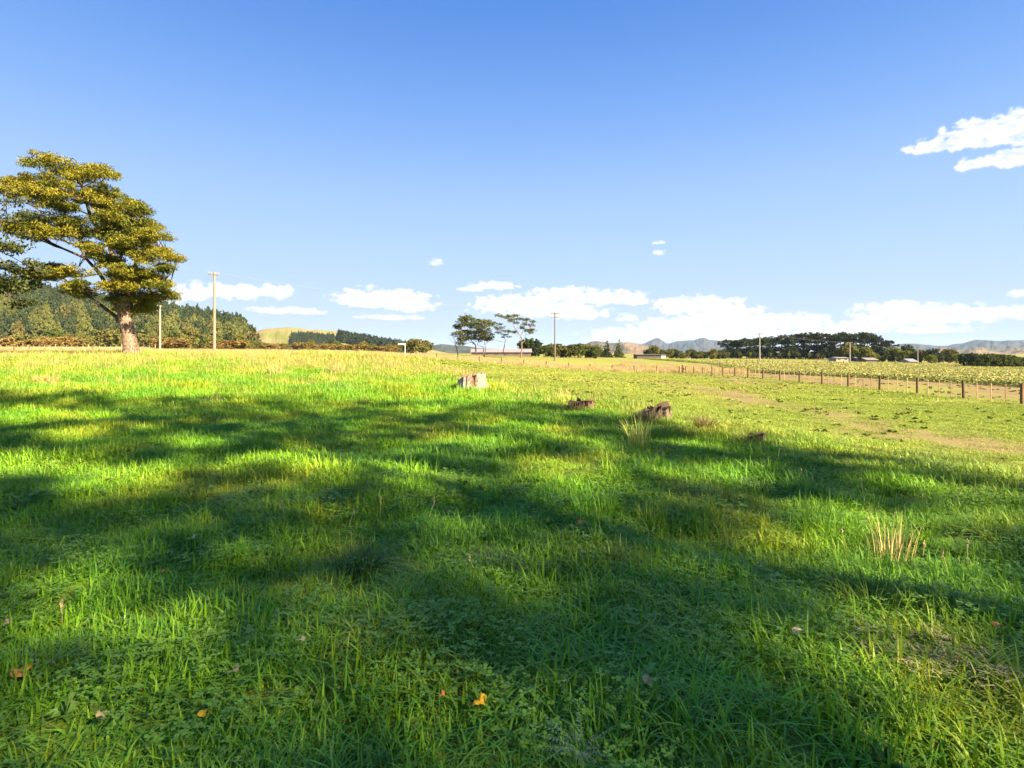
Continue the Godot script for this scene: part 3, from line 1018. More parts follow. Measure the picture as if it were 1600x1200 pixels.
	var dt := Tri.new()
	var s := 124.0 / F
	for L in [[[0, 0], [-2, 8], [-4, 17], [-6, 25], [-8, 33]], [[-3, 12], [-7, 20], [-13, 25], [-18, 28]], [[-5, 21], [-2, 27], [0, 33]], [[-6, 25], [-10, 30], [-11, 36]], [[-3, 10], [2, 17], [3, 23]]]:
		var pts := []
		for q in L:
			pts.append(Vector3(q[0] * s, q[1] * s - (0.3 if q[1] == 0 else 0.0), r(-0.3, 0.3) if q[1] > 0 else 0.0))
		limb(dt, pts, 0.13 if L[0][1] == 0 else 0.06, 0.02, 6, Color(0.3, 0.25, 0.22))
	part("trunk", dt.done(), M.bark, dead)

func bush(called: String, label: String, category: String, group: String, px: float, d: float, w: float, h: float, crown: Mesh, col: StandardMaterial3D, trunk := 0.0) -> void:
	var foot := on((px - 800.0) / F * d, d)
	var o := thing(called, foot, label, category, group)
	o.rotation.y = r(0, TAU)
	var wood := Tri.new()
	var th := maxf(trunk, h * 0.3)
	wood.tube([Vector3(0, -0.3, 0), Vector3(0.02, th * 0.5, 0), Vector3(0, th, 0)], [0.022 * h + 0.04, 0.018 * h + 0.03, 0.01 * h + 0.02], 7, Color(0.18, 0.13, 0.1))
	part("trunk", wood.done(), M.bark, o)
	var c := part("crown", crown, col, o, Vector3(0, trunk if trunk > 0.0 else -0.13 * h, 0))
	c.scale = Vector3(w, (h - trunk) * (1.0 if trunk > 0.0 else 1.13), w)

func tint(name_: String, c: Color) -> StandardMaterial3D:
	var m := mat(name_, 0.75, Color(0.35, 0.35, 0.2), 0.2)
	m.albedo_color = c.linear_to_srgb()
	return m

func build_background() -> void:
	# unit crowns: one metre across and one metre high, standing on the ground
	var rounds := []
	for k in 4:
		var blobs := [[Vector3(0, 0.52, 0), Vector3(0.34, 0.36, 0.34)]]
		for i in 6:
			var a := r(0, TAU)
			blobs.append([Vector3(cos(a) * r(0.16, 0.3), r(0.28, 0.78), sin(a) * r(0.16, 0.3)), Vector3(0.2, 0.16, 0.2) * r(0.8, 1.25)])
		rounds.append(crown_mesh(blobs, 5200, 0.034))
	var cones := []
	for k in 2:
		var blobs := []
		for i in 10:
			var q := i / 9.0
			var w := lerpf(0.42, 0.05, pow(q, 0.85))
			blobs.append([Vector3(r(-0.03, 0.03), 0.1 + q * 0.86, r(-0.03, 0.03)), Vector3(w, 0.075, w)])
		cones.append(crown_mesh(blobs, 4500, 0.03))
	var pines := []
	for k in 4:
		var blobs := [[Vector3(r(-0.05, 0.05), 0.86, 0), Vector3(0.3, 0.11, 0.3)]]
		for i in 15:
			var a := r(0, TAU)
			blobs.append([Vector3(cos(a) * r(0.1, 0.34), r(0.22, 0.9), sin(a) * r(0.1, 0.34)), Vector3(0.2, 0.06, 0.2) * r(0.8, 1.25)])
		pines.append(crown_mesh(blobs, 4200, 0.03))

	var pine_m := tint("pine_green", Color(0.03, 0.044, 0.02))
	var dark_m := tint("dark_green", Color(0.036, 0.055, 0.018))
	var mid_m := tint("mid_green", Color(0.075, 0.10, 0.024))
	var light_m := tint("light_green", Color(0.15, 0.17, 0.028))
	var rust_m := tint("rust_scrub", Color(0.22, 0.16, 0.05))
	var olive_m := tint("olive_scrub", Color(0.125, 0.125, 0.035))

	# forest on the hill: one mass
	var forest := []
	for k in 3:
		forest.append(crown_mesh([[Vector3(0, 0.35, 0), Vector3(0.36, 0.3, 0.36)], [Vector3(0.05, 0.62, 0), Vector3(0.26, 0.22, 0.26)], [Vector3(0, 0.84, 0), Vector3(0.13, 0.16, 0.13)]], 1700, 0.045))
	var spots := []
	var prof := [[-400, 470], [-150, 440], [20, 452], [100, 466], [200, 482], [300, 496], [370, 508], [395, 530], [420, 552]]
	for i in 3400:
		var px := r(-380, 396)
		var py := 552.0
		for k in prof.size() - 1:
			if px >= prof[k][0] and px <= prof[k + 1][0]:
				var f: float = (px - prof[k][0]) / (prof[k + 1][0] - prof[k][0])
				py = lerpf(prof[k][1], prof[k + 1][1], f * f * (3.0 - 2.0 * f))
		var s := rng.randf()
		var d := lerpf(255.0, 430.0, s)
		var hh := (552.0 - py) / F * 420.0 * pow(minf(1.0, (d - 250.0) / 170.0), 0.8)
		var hgt := r(9.0, 18.0)
		var n := nz2.get_noise_2d(px * 1.2, s * 70.0)
		var col := Color(0.036, 0.056, 0.024)
		if n > 0.05 and s < 0.42:
			col = Color(0.095, 0.11, 0.03)
		if n < -0.28 and s < 0.3:
			col = Color(0.11, 0.105, 0.035)
		spots.append([Transform3D(Basis.from_euler(Vector3(0, r(0, TAU), 0)).scaled(Vector3(hgt * r(0.5, 0.75), hgt, hgt * r(0.5, 0.75))), Vector3((px - 800.0) / F * d, hh - 4.5, -d)), col * r(0.8, 1.25), rng.randi() % 3])
	scatter("hill_forest", forest, M.leaf, spots, "dark pine forest covering the hillside behind the windswept tree", "forest")
	# pine belts on the grassy hill
	spots = []
	for i in 420:
		var px := r(455, 522)
		var d := r(640, 760)
		var hh := (552.0 - 526.0 - (px - 455.0) * 0.06) / F * 700.0 * sm(600, 800, d)
		spots.append([Transform3D(Basis().scaled(Vector3(9, r(11, 15), 9)), Vector3((px - 800.0) / F * d, hh, -d)), Color(0.035, 0.055, 0.03) * r(0.8, 1.2), rng.randi() % 3])
	scatter("pine_block", forest, M.leaf, spots, "square block of dark pines low on the grassy hill", "forest")
	spots = []
	for i in 520:
		var px := r(528, 634)
		var d := r(560, 640)
		var y := (552.0 - lerpf(526.0, 545.0, (px - 528.0) / 106.0)) / F * 600.0
		spots.append([Transform3D(Basis().scaled(Vector3(8, r(9, 13), 8)), Vector3((px - 800.0) / F * d, y - 6.0 * (640.0 - d) / 80.0, -d)), Color(0.03, 0.05, 0.033) * r(0.8, 1.2), rng.randi() % 3])
	scatter("pine_belt", forest, M.leaf, spots, "long straight belt of dark pines sloping down the hill", "forest")

	# scrub at the foot of the hills
	for i in 64:
		var px := -24.0 + i * 10.3 + r(-5, 5)
		var small := px > 392.0
		var h := r(4.5, 7.0) * (0.55 if small else 1.0)
		var rusty := nz2.get_noise_1d(px * 0.9) + (0.25 if px < 150.0 or px > 420.0 else -0.15)
		if i % 2 == 0 and rusty > 0.0:
			bush("rusty_scrub", "rust coloured scrub bush at the foot of the hills", "bush", "rusty scrub below the hills", px, r(150.0, 175.0), h * r(1.3, 2.2), h * r(0.5, 0.8), rounds[i % 4], rust_m)
		elif i % 3 < 2:
			bush("olive_scrub", "olive green scrub bush at the foot of the hills", "bush", "olive scrub below the hills", px, r(175.0, 215.0), h * r(1.1, 1.7), h * r(0.8, 1.5), rounds[i % 4], olive_m)
		else:
			bush("green_scrub", "green scrub tree at the foot of the hills", "bush", "green scrub below the hills", px, r(175.0, 230.0), h * r(1.1, 1.6), h * r(0.8, 1.6), rounds[i % 4], mid_m)
	# behind and beside the long shed
	for a in [[650, 170.0, 7.0, 5.2, 2], [664, 176.0, 5.5, 4.6, 0], [637, 180.0, 6.0, 4.2, 1]]:
		bush("hedgerow_tree", "small olive tree beside the white sign post", "tree", "small trees near the sign post", a[0], a[1], a[2], a[3], rounds[a[4]], olive_m)
	bush("round_dark_tree", "wide round dark tree behind the long shed", "tree", "", 827.0, 185.0, 11.0, 6.8, rounds[1], dark_m)
	for i in 7:
		bush("hedge_bush", "grey green bush in the hedge behind the twin armed pole", "bush", "hedge behind the pole", 853.0 + i * 12.5 + r(-2, 2), r(170.0, 182.0), r(6.0, 8.0), r(3.6, 5.6), rounds[i % 4], olive_m if i % 2 else mid_m)
	bush("broad_conifer", "broad dark conifer beside its pointed neighbour", "tree", "", 948.0, 225.0, 8.2, 6.6, cones[1], dark_m)
	bush("pointed_conifer", "pointed dark green conifer beside the broad one", "tree", "", 967.0, 228.0, 6.4, 7.2, cones[0], mid_m)
	for i in 16:
		bush("orchard_tree", "small bushy tree in the row beyond the dark shed", "tree", "bushy trees beyond the shed", 1015.0 + i * 7.6 + r(-2, 2), r(225.0, 260.0), r(4.6, 6.6), r(3.2, 5.4) * (1.15 if i < 2 else 0.9), rounds[i % 4], [mid_m, olive_m, dark_m][i % 3])
	# the tall pine row
	for i in 34:
		var px := 1136.0 + i * 7.6 + r(-2.5, 2.5)
		var d := r(268.0, 300.0)
		var topy := lerpf(529.0, 519.0, sm(1130.0, 1300.0, px)) + 16.0 * sm(1350.0, 1400.0, px) + r(-2.0, 3.0)
		var foot := on((px - 800.0) / F * d, d)
		var h := EYE + (HY - topy) / F * d - foot.y
		var o := thing("tall_pine", foot, "tall pine with a bare trunk in the long dark row", "tree", "long row of tall pines")
		var wood := Tri.new()
		wood.tube([Vector3(0, -0.3, 0), Vector3(r(-0.2, 0.2), h * 0.4, 0), Vector3(r(-0.3, 0.3), h * 0.9, 0)], [0.3, 0.24, 0.08], 7, Color(0.13, 0.10, 0.09))
		part("trunk", wood.done(), M.bark, o)
		var c := part("crown", pines[i % 4], pine_m, o)
		c.rotation.y = r(0, TAU)
		c.scale = Vector3(r(8.0, 11.0), h, r(8.0, 11.0))
		if true:
			bush("understorey_tree", "small dark tree under the tall pines", "tree", "undergrowth below the pine row", px + r(-3, 3), d + 14.0, r(5.5, 8.0), r(3.5, 6.5), rounds[i % 4], dark_m)
	for i in 17:
		bush("ball_tree", "small round headed tree on a thin stem in front of the pine row", "tree", "round headed avenue trees", 1062.0 + i * 15.5 + r(-2, 2), 235.0, 1.8, 3.3, rounds[i % 4], light_m if i % 2 else olive_m, 1.4)
	# garden trees on the far side of the crop
	for a in [[1322, 232, 10, 8.5, 0], [1348, 226, 8, 6.5, 1], [1362, 218, 6.5, 4.2, 1], [1378, 222, 6.2, 5.0, 2], [1398, 224, 7.0, 6.6, 1], [1420, 250, 8.0, 8.4, 2], [1412, 220, 6.5, 5.4, 1], [1440, 215, 7.0, 5.6, 0], [1462, 212, 8.0, 6.2, 2], [1484, 220, 7.0, 6.4, 0], [1494, 205, 5.0, 4.0, 1], [1455, 200, 5.0, 3.6, 1]]:
		bush("garden_tree", "%s leafy garden tree near the white house" % ["olive", "bright green", "dark green"][a[4]], "tree", "%s garden trees" % ["olive", "bright", "dark"][a[4]], a[0], a[1], a[2], a[3], rounds[rng.randi() % 4], [olive_m, light_m, dark_m][a[4]])
	for i in 11:
		bush("hedge_tree", "dense rounded hedge tree at the end of the crop field", "tree", "tall rounded hedge", 1512.0 + i * 11.0, 152.0 + i * 0.6, r(5.0, 6.4), r(3.9, 4.4) * (1.0 if i < 7 else 0.85), rounds[i % 4], dark_m if i < 2 else mid_m)

	shed("long_shed", "long low shed with a pale pinkish roof behind the three trees", 737.0, 830.0, 165.0, 545.0, 0.9, Color(0.21, 0.19, 0.2), Color(0.12, 0.085, 0.07), Color(0.16, 0.13, 0.115))
	shed("dark_shed", "long low dark shed with a white end wall", 992.0, 1037.0, 205.0, 554.3, 0.15, Color(0.07, 0.06, 0.06), Color(0.07, 0.055, 0.05), Color(0.4, 0.4, 0.4))
	shed("white_house", "low white house with a flat pale roof under the garden trees", 1300.0, 1320.0, 228.0, 561.0, 0.3, Color(0.19, 0.18, 0.17), Color(0.24, 0.24, 0.24), Color(0.24, 0.24, 0.24))
	shed("grey_house", "pale grey house next to the white one", 1324.0, 1345.0, 232.0, 562.5, 0.9, Color(0.17, 0.17, 0.18), Color(0.22, 0.22, 0.22), Color(0.2, 0.2, 0.2))
	shed("small_barn", "small barn with a low grey roof and dark open side", 1346.0, 1364.0, 215.0, 564.5, 0.7, Color(0.19, 0.18, 0.17), Color(0.08, 0.07, 0.06), Color(0.2, 0.17, 0.15))
	shed("roofed_cottage", "cottage with a silver grey roof between bright garden trees", 1412.0, 1425.0, 196.0, 563.0, 0.9, Color(0.19, 0.2, 0.22), Color(0.2, 0.19, 0.18), Color(0.2, 0.19, 0.18))

func shed(called: String, label: String, px0: float, px1: float, d: float, top_y: float, pitch: float, roof: Color, wall: Color, end: Color) -> void:
	var x0 := (px0 - 800.0) / F * d
	var x1 := (px1 - 800.0) / F * d
	var foot := on((x0 + x1) * 0.5, d)
	var h := maxf(1.7, EYE + (HY - top_y) / F * d - foot.y)
	var w := x1 - x0
	var dep := 6.0
	var o := thing(called, foot, label, "building")
	var eave := h - pitch
	var t := Tri.new()
	t.box(Vector3(0, eave * 0.5 - 0.2, 0), Vector3(w - 0.3, eave + 0.4, dep - 0.4), wall)
	part("wall", t.done(), M.paint, o)
	for sx in [-1.0, 1.0]:
		t = Tri.new()
		var x: float = sx * (w * 0.5 - 0.13)
		t.quad(Vector3(x, -0.3, -dep * 0.5 + 0.15), Vector3(x, -0.3, dep * 0.5 - 0.15), Vector3(x, eave, dep * 0.5 - 0.15), Vector3(x, eave, -dep * 0.5 + 0.15), end if sx > 0 else wall)
		t.tri(Vector3(x, eave, -dep * 0.5 + 0.15), Vector3(x, eave, dep * 0.5 - 0.15), Vector3(x, h - 0.05, 0), end if sx > 0 else wall)
		part("end_wall", t.done(), M.paint, o)
	if called == "dark_shed":
		t = Tri.new()
		t.box(Vector3(w * 0.5 - 0.9, eave * 0.5 - 0.1, dep * 0.5 - 0.15), Vector3(1.7, eave + 0.1, 0.2), end)
		part("white_panel", t.done(), M.paint, o)
	t = Tri.new()
	for sz in [-1.0, 1.0]:
		var a := Vector3(-w * 0.5 - 0.15, h, 0)
		var b := Vector3(w * 0.5 + 0.15, h, 0)
		var e := Vector3(0, eave - 0.08, sz * (dep * 0.5 + 0.25))
		var lo := Vector3(0, -0.07, 0)
		t.quad(a, b, Vector3(b.x, e.y, e.z), Vector3(a.x, e.y, e.z), roof)
		t.quad(a + lo, b + lo, Vector3(b.x, e.y, e.z) + lo, Vector3(a.x, e.y, e.z) + lo, roof)
		t.quad(Vector3(a.x, e.y, e.z), Vector3(b.x, e.y, e.z), Vector3(b.x, e.y, e.z) + lo, Vector3(a.x, e.y, e.z) + lo, roof)
	part("roof", t.done(), M.paint, o)
	var n := maxi(2, int(w / 2.6))
	for i in n:
		var q := Tri.new()
		var dark := called != "dark_shed"
		q.box(Vector3.ZERO, Vector3(1.0 if dark else 0.08, minf(0.9, eave * 0.45), 0.08), Color(0.06, 0.065, 0.075) if dark else Color(0.16, 0.1, 0.07))
		part("window" if dark else "wall_post", q.done(), M.paint, o, Vector3(-w * 0.5 + (i + 0.5) * w / n, eave * 0.55, dep * 0.5 - 0.19))

func build_fences() -> void:
	fence("paddock_fence", "dark post and batten wire fence between the paddock and the crop", [[30.0, 24.4], [30.0, 96.5]], 4.24, 3, 1.22, 0.085, 6, Color(0.15, 0.095, 0.06), Color(0.36, 0.25, 0.15), 0.02)
	fence("boundary_fence", "old wire fence half buried in tall dry grass below the bank", [[29.2, 97.5], [14.0, 100.0], [2.0, 97.0], [-13.5, 100.0], [-40.0, 92.0]], 4.4, 3, 1.15, 0.09, 5, Color(0.14, 0.10, 0.07), Color(0.38, 0.28, 0.17), 0.05)
	fence("left_fence", "row of short dark posts in the meadow behind the windswept tree", [[-120.0, 108.0], [-78.0, 104.0]], 3.3, 0, 1.25, 0.11, 4, Color(0.13, 0.085, 0.055), Color(0.4, 0.3, 0.2), 0.05)
	fence("batten_fence", "pale batten fence in the dry grass before the scrub", [[-128.0, 122.0], [-76.0, 119.0]], 8.0, 5, 1.3, 0.06, 4, Color(0.42, 0.34, 0.24), Color(0.6, 0.5, 0.38), 0.04)
	# second row of posts along the edge of the crop
	fence("crop_fence", "thin wire fence at the far side of the crop beside the dry strip", [[40.0, 112.0], [70.0, 150.0], [150.0, 176.0]], 5.0, 0, 1.2, 0.07, 4, Color(0.16, 0.11, 0.08), Color(0.3, 0.2, 0.12), 0.03)
	var st := thing("strainer_post", on(29.6, 96.9), "thick leaning strainer post at the corner of the two fences", "post")
	var t := Tri.new()
	t.tube([Vector3(0, -0.4, 0), Vector3(0, 0.8, 0), Vector3(0.02, 1.42, 0), Vector3(0.02, 1.45, 0)], [0.15, 0.14, 0.13, 0.1], 10, Color(0.17, 0.12, 0.08), 0.04)
	part("shaft", t.done(), M.wood, st)
	t = Tri.new()
	t.tube([Vector3(0.9, -0.2, 0.5), Vector3(0.07, 1.0, 0.05)], [0.07, 0.06], 8, Color(0.2, 0.14, 0.1))
	part("brace", t.done(), M.wood, st)

	# power poles
	var A := on((335.0 - 800.0) / F * 70.0, 70.0)
	var ha := EYE + (HY - 425.0) / F * 70.0 - A.y
	pole("utility_pole", "tall pale power pole standing in the dry grass right of the windswept tree".replace(" right of", " past"), A, ha, 0.19, [[ha - 0.35, 0.62]], Color(0.25, 0.21, 0.17), 0.9)
	var B := on((250.0 - 800.0) / F * 118.0, 118.0)
	var hb := EYE + (HY - 477.0) / F * 118.0 - B.y
	pole("utility_pole", "plain pale power pole close behind the windswept tree", B, hb, 0.22, [[hb - 0.3, 0.5]], Color(0.29, 0.26, 0.22), 1.2)
	var C := on((867.0 - 800.0) / F * 117.0, 117.0)
	var hc := EYE + (HY - 488.0) / F * 117.0 - C.y
	pole("utility_pole", "grey power pole with two crossarms on the grassy bank", C, hc, 0.17, [[hc - 0.25, 0.95], [hc - 1.05, 0.85]], Color(0.15, 0.14, 0.13), 0.15)
	var E := on((1187.0 - 800.0) / F * 172.0, 172.0)
	var he := EYE + (HY - 521.0) / F * 172.0 - E.y
	pole("utility_pole", "pale power pole with a wide crossarm before the tall pine row", E, he, 0.2, [[he - 0.15, 0.9]], Color(0.32, 0.30, 0.28))
	var G := on((1328.0 - 800.0) / F * 208.0, 208.0)
	var hg := EYE + (HY - 535.0) / F * 208.0 - G.y
	pole("utility_pole", "pale power pole beside the white house", G, hg, 0.2, [[hg - 0.15, 0.8]], Color(0.34, 0.32, 0.3))
	var H := on((1434.0 - 800.0) / F * 205.0, 205.0)
	var hh := EYE + (HY - 545.0) / F * 205.0 - H.y
	pole("utility_pole", "short pale power pole among the garden trees", H, hh, 0.18, [[hh - 0.15, 0.9]], Color(0.3, 0.27, 0.23))
	span("two wires running from the tall pale pole to the twin armed pole", A + Vector3(0, ha - 0.05, 0.15), C + Vector3(0, hc + 0.05, 0.15), [Vector3(-0.4, 0, 0), Vector3(0.4, 0, 0)], 0.9)
	span("wires between the two pale poles near the windswept tree", B + Vector3(0, hb, 0), A + Vector3(0, ha, 0), [Vector3(-0.3, 0, 0), Vector3(0.3, 0, 0)], 0.5)
	span("wires from the pine row pole to the white house pole", E + Vector3(0, he, 0.2), G + Vector3(0, hg, 0.2), [Vector3(-0.7, 0, 0), Vector3(0.7, 0, 0)], 0.5)
	span("wires from the white house pole to the garden pole", G + Vector3(0, hg, 0.2), H + Vector3(0, hh, 0.2), [Vector3(-0.6, 0, 0), Vector3(0.6, 0, 0)], 0.4)

	# street sign
	var s := on((633.0 - 800.0) / F * 95.0, 95.0)
	var so := thing("street_sign", s, "white post with a blank pale blade sign behind the fence", "sign")
	var sh := EYE + (HY - 536.5) / F * 95.0 - s.y
	t = Tri.new()
	t.tube([Vector3(0, -0.3, 0), Vector3(0, sh, 0)], [0.055, 0.055], 8, Color(0.75, 0.75, 0.73))
	part("post", t.done(), M.paint, so)
	t = Tri.new()
	t.box(Vector3(-0.6, sh - 0.14, 0.07), Vector3(1.15, 0.2, 0.03), Color(0.55, 0.66, 0.85))
	part("blade", t.done(), M.paint, so)

func stump(called: String, label: String, at: Vector3, R: float, H: float, col: Color, rot: Color, jag: float, sink: float, group := "") -> void:
	var t := Tri.new()
	var seg := 72
	var rows := 10
	var fl := FastNoiseLite.new()
	fl.seed = int(at.x * 91.0) + 5
	fl.frequency = 0.05
	fl.fractal_octaves = 3
	var ring := []
	for j in rows + 1:
		var q := float(j) / rows
		var row := []
		for i in seg:
			var a := TAU * i / seg
			var ca := cos(a) * 30.0
			var sa := sin(a) * 30.0
			var groove := fl.get_noise_2d(ca * 3.0, sa * 3.0) * 0.13 + fl.get_noise_2d(ca * 9.0, sa * 9.0) * 0.05
			var split := exp(-pow(wrapf(a - 1.35, -PI, PI) / 0.13, 2.0)) * 0.22 * q
			var rad := R * (1.0 + 0.32 * pow(1.0 - q, 2.4) + groove * (0.6 + 0.6 * (1.0 - q)) - split)
			var hh := H * (1.0 + jag * fl.get_noise_2d(ca * 4.0 + 90.0, sa * 4.0) + 0.10 * cos(a) - 0.22 * exp(-pow(wrapf(a - PI, -PI, PI) / 0.9, 2.0)) - split * 0.8)
			row.append(Vector3(cos(a) * rad, lerpf(-0.15, hh, q) - sink, sin(a) * rad))
		ring.append(row)
	for j in rows:
		for i in seg:
			var k := (i + 1) % seg
			var a := TAU * i / seg
			var n := fl.get_noise_2d(cos(a) * 150.0, sin(a) * 150.0 + j * 1.5)
			var c := col * (1.0 + n * 0.5)
			var near_split := exp(-pow(wrapf(a - 1.35, -PI, PI) / 0.28, 2.0))
			c = c.lerp(rot, clampf(near_split * 1.1 + fl.get_noise_2d(i * 9.0, j * 14.0 + 50.0) * 1.2 - 0.25, 0.0, 0.9))
			t.quad(ring[j][i], ring[j][k], ring[j + 1][k], ring[j + 1][i], c)
	# weathered top, hollow towards the middle
	var prev = ring[rows]
	for s in range(1, 6):
		var q := s / 5.0
		var cur := []
		for i in seg:
			var p: Vector3 = ring[rows][i]
			cur.append(Vector3(p.x * (1.0 - q), p.y - H * 0.25 * q + H * 0.05 * fl.get_noise_2d(i * 20.0, s * 40.0), p.z * (1.0 - q)))
		for i in seg:
			var k := (i + 1) % seg
			t.quad(prev[i], prev[k], cur[k], cur[i], col.lerp(rot, 0.3 + 0.5 * q) * r(0.8, 1.1))
		prev = cur
	top(called, t.done(), M.wood, at, label, "stump", group)

func build_stumps() -> void:
	var p := spot(737, 609)
	stump("sawn_stump", "large bleached tree stump with a rotten split standing in the sunlit grass", p, 0.0245 * -p.z, 0.0265 * -p.z, Color(0.34, 0.30, 0.25), Color(0.10, 0.05, 0.022), 0.16, 0.0)
	p = spot(1026, 658)
	stump("rotten_stump", "low grey rotten stump wrapped in dead grass on the brow", p, 0.32, 0.32, Color(0.17, 0.13, 0.10), Color(0.06, 0.04, 0.03), 0.9, 0.03)
	p = spot(908, 640)
	stump("rotten_stump", "low reddish rotten stump where the shade ends, closest to the bleached stump", p, 0.36, 0.22, Color(0.18, 0.125, 0.085), Color(0.07, 0.045, 0.03), 0.9, 0.03)
	p = spot(1182, 691)
	stump("rotten_stump", "crumbling flat stump half hidden by grass on the brow", p, 0.14, 0.14, Color(0.16, 0.13, 0.09), Color(0.08, 0.06, 0.04), 0.9, 0.03)

func tussock(px: float, py: float, h: float, w: float, n: int, col: Color, label: String, lean := 0.7, called := "grass_tussock") -> void:
	var at := spot(px, py)
	var t := Tri.new()
	for i in n:
		var a := r(0, TAU)
		var q := w * 0.35 * sqrt(rng.randf())
		blade(t, Vector3(cos(a) * q, -0.02, sin(a) * q), h * r(0.5, 1.1), 0.006 + 0.0004 * -at.z, r(0.1, lean), a + r(-0.6, 0.6), 4, col * r(0.7, 1.3))
	top(called, t.done(), M.straw, at, label, "grass tussock")

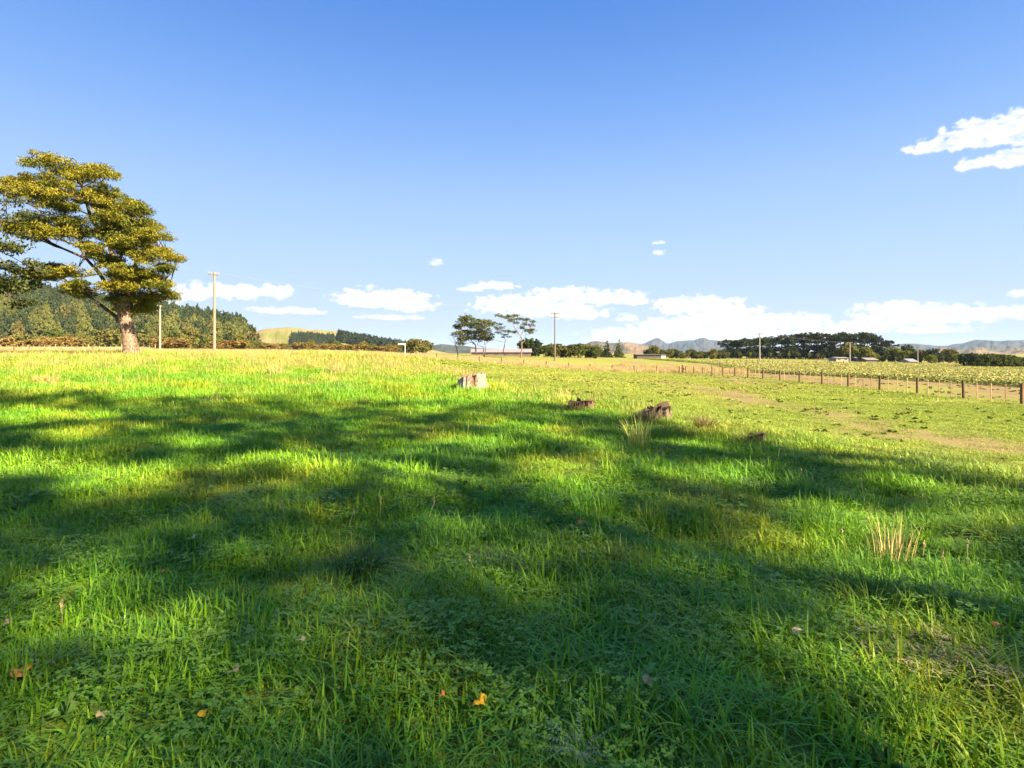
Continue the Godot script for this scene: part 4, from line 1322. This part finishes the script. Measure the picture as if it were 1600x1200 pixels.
func build_details() -> void:
	tussock(998, 698, 0.6, 0.55, 150, Color(0.34, 0.40, 0.10), "tall pale green tussock growing before the grey rotten stump")
	tussock(1102, 672, 0.42, 0.6, 240, Color(0.22, 0.18, 0.08), "round dark brown tussock on the brow beside the grey stump", 1.0)
	tussock(560, 892, 0.24, 0.45, 220, Color(0.11, 0.17, 0.045), "mounded dark green tussock with dead stalks in the shade", 1.3)
	tussock(775, 895, 0.20, 0.5, 220, Color(0.08, 0.14, 0.05), "low blue green clump in the shaded grass", 1.3)
	tussock(1395, 885, 0.46, 0.42, 72, Color(0.50, 0.42, 0.17), "cluster of upright tan seed stalks rising from bright grass", 0.35)
	tussock(530, 584, 0.6, 1.4, 240, Color(0.40, 0.34, 0.14), "dry rounded tussock alone in the sunlit meadow", 0.9)
	tussock(432, 584, 0.5, 1.4, 220, Color(0.42, 0.36, 0.14), "wide straw tussock in the sunlit meadow near the tall pale pole", 0.9)
	tussock(72, 600, 0.42, 1.0, 220, Color(0.40, 0.28, 0.12), "reddish brown tussock in the meadow below the short dark posts", 1.0)
	tussock(1365, 955, 0.24, 0.6, 260, Color(0.12, 0.20, 0.03), "thick green hummock of grass in the sun patch", 1.4)
	tussock(1180, 770, 0.22, 0.5, 160, Color(0.07, 0.11, 0.045), "small dark clump in the shade below the brow", 1.2)

	tussock(1010, 660, 0.42, 0.8, 260, Color(0.19, 0.155, 0.08), "dead brown grass hanging round the grey rotten stump", 1.3)
	tussock(896, 644, 0.34, 0.9, 240, Color(0.23, 0.18, 0.08), "brown matted grass round the reddish rotten stump", 1.3)
	tussock(1170, 694, 0.32, 0.6, 200, Color(0.14, 0.17, 0.05), "ragged grass grown round the crumbling flat stump", 1.2)
	# seed stalks
	var k := 0
	for a in [[446, 826, 0.24], [594, 818, 0.2], [742, 905, 0.14], [668, 830, 0.26], [1512, 900, 0.22], [1440, 895, 0.2], [1325, 880, 0.26], [1352, 800, 0.3], [275, 655, 0.4], [868, 672, 0.36], [1215, 730, 0.24], [1262, 770, 0.26], [98, 985, 0.14], [1480, 905, 0.2], [545, 830, 0.16], [730, 690, 0.3]]:
		var at := spot(a[0], a[1])
		var o := thing("seed_stalk", at, "thin dry grass stalk with a tan seed head rising above the lawn", "grass stalk", "dry seed stalks in the grass")
		var lean: Vector3 = Vector3(r(-0.3, 0.3), 0, r(-0.2, 0.2)) * a[2]
		var t := Tri.new()
		t.tube([Vector3(0, -0.03, 0), Vector3(0, a[2] * 0.5, 0) + lean * 0.3, Vector3(0, a[2] * 0.95, 0) + lean], [0.003, 0.0025, 0.002], 5, Color(0.5, 0.44, 0.18))
		part("stem", t.done(), M.straw, o)
		t = Tri.new()
		leaves(t, Vector3(0, a[2], 0) + lean, Vector3(0.008, 0.035, 0.008), 40, 0.008, Color(0.50, 0.42, 0.19), 0.2)
		part("seed_head", t.done(), M.straw, o)
		k += 1

	# fallen leaves
	for a in [[750, 1141, 0, 0.05], [907, 833, 1, 0.06], [300, 863, 2, 0.06], [32, 1082, 3, 0.06], [1016, 1098, 4, 0.05], [318, 1156, 0, 0.032], [258, 916, 3, 0.032], [690, 1126, 1, 0.026], [450, 972, 3, 0.04], [470, 1032, 2, 0.035], [365, 1085, 4, 0.045], [12, 1002, 4, 0.04], [160, 1160, 4, 0.035], [1248, 1016, 2, 0.05], [625, 966, 4, 0.035], [1560, 1010, 3, 0.04]]:
		var at := spot(a[0], a[1])
		var col: Color = [Color(0.75, 0.42, 0.02), Color(0.62, 0.22, 0.05), Color(0.50, 0.42, 0.2), Color(0.40, 0.19, 0.05), Color(0.32, 0.27, 0.12)][a[2]]
		var t := Tri.new()
		var rim := []
		for i in 20:
			var an := TAU * i / 20.0
			var lobe := 0.72 + 0.28 * absf(cos(an * 2.5)) + r(-0.05, 0.05)
			rim.append(Vector3(cos(an) * lobe, 0.28 * cos(an * 2.0) + 0.12 * sin(an * 5.0), sin(an) * lobe * 0.85) * a[3] * 0.72)
		for i in 20:
			t.tri(Vector3.ZERO, rim[i], rim[(i + 1) % 20], col * r(0.85, 1.12))
		t.tube([rim[0] * 0.9, rim[0] * 1.5 + Vector3(0, 0.008, 0)], [0.0018, 0.001], 4, col * 0.7)
		var nm := ["yellow_leaf", "orange_leaf", "pale_leaf", "brown_leaf", "grey_leaf"]
		var lb := ["bright yellow fallen leaf lying on the shaded grass", "orange fallen leaf lying on the grass", "pale dry fallen leaf on the grass", "curled brown fallen leaf in the grass", "grey brown withered leaf in the grass"]
		var o := top(nm[a[2]], t.done(), M.leaf, at + Vector3(0, 0.095, 0), lb[a[2]], "fallen leaf", "fallen leaves on the lawn")
		o.rotation = Vector3(r(0.1, 0.5), r(0, TAU), r(-0.3, 0.3))

	# feathery silver weeds
	for a in [[88, 1050, 0.17, "silvery feathery weed by the brown leaf at the edge of the lawn"], [905, 1210, 0.15, "silvery feathery weed at the very front of the lawn"], [835, 905, 0.14, "grey green feathery weed beside the low clump in the shade"]]:
		var at := spot(a[0], minf(a[1], 1190))
		var t := Tri.new()
		for i in 60:
			var an := r(0, TAU)
			var o := Vector3(cos(an), 0, sin(an))
			var l: float = a[2] * r(0.5, 1.2)
			var rise := r(0.25, 0.95)
			var col := Color(0.22, 0.31, 0.16) * r(0.75, 1.3)
			for s in 12:
				var q := (s + 1) / 12.0
				var p := o * l * q + Vector3.UP * (0.03 + l * rise * (q - 0.4 * q * q))
				for sg in [-1.0, 1.0]:
					var side: Vector3 = Vector3(-sin(an), r(-0.3, 0.5), cos(an)) * sg * l * 0.13 * (1.1 - q)
					t.tri(p, p + side + o * l * 0.06, p + o * l * 0.03, col)
		top("feathery_weed", t.done(), M.leaf, at, a[3], "weed")

	# dry litter in the grass by the sun patch
	var spots := []
	var tl := Tri.new()
	for i in 12:
		var an := r(0, TAU)
		var o := Vector3(cos(an), r(-0.2, 0.4), sin(an)) * r(0.008, 0.026)
		var s := Vector3(-sin(an), 0, cos(an)) * r(0.001, 0.004)
		var c := Vector3(r(-0.06, 0.06), r(0.0, 0.03), r(-0.06, 0.06))
		tl.quad(c - o - s, c - o + s, c + o + s, c + o - s, Color(1, 1, 1) * r(0.5, 1.3))
	var ml := [tl.done()]
	for i in 80:
		var q := r(-1, 1)
		var at := spot(1455.0 + q * 85.0 + rng.randfn() * 34.0, 1040.0 + q * 40.0 + rng.randfn() * 16.0)
		spots.append([Transform3D(Basis.from_euler(Vector3(0, r(0, TAU), 0)), at + Vector3(0, r(0.01, 0.06), 0)), Color(0.42, 0.37, 0.17) * r(0.6, 1.2), 0])
	scatter("dry_litter", ml, M.straw, spots, "patch of dry bleached litter matted on the lawn", "litter")
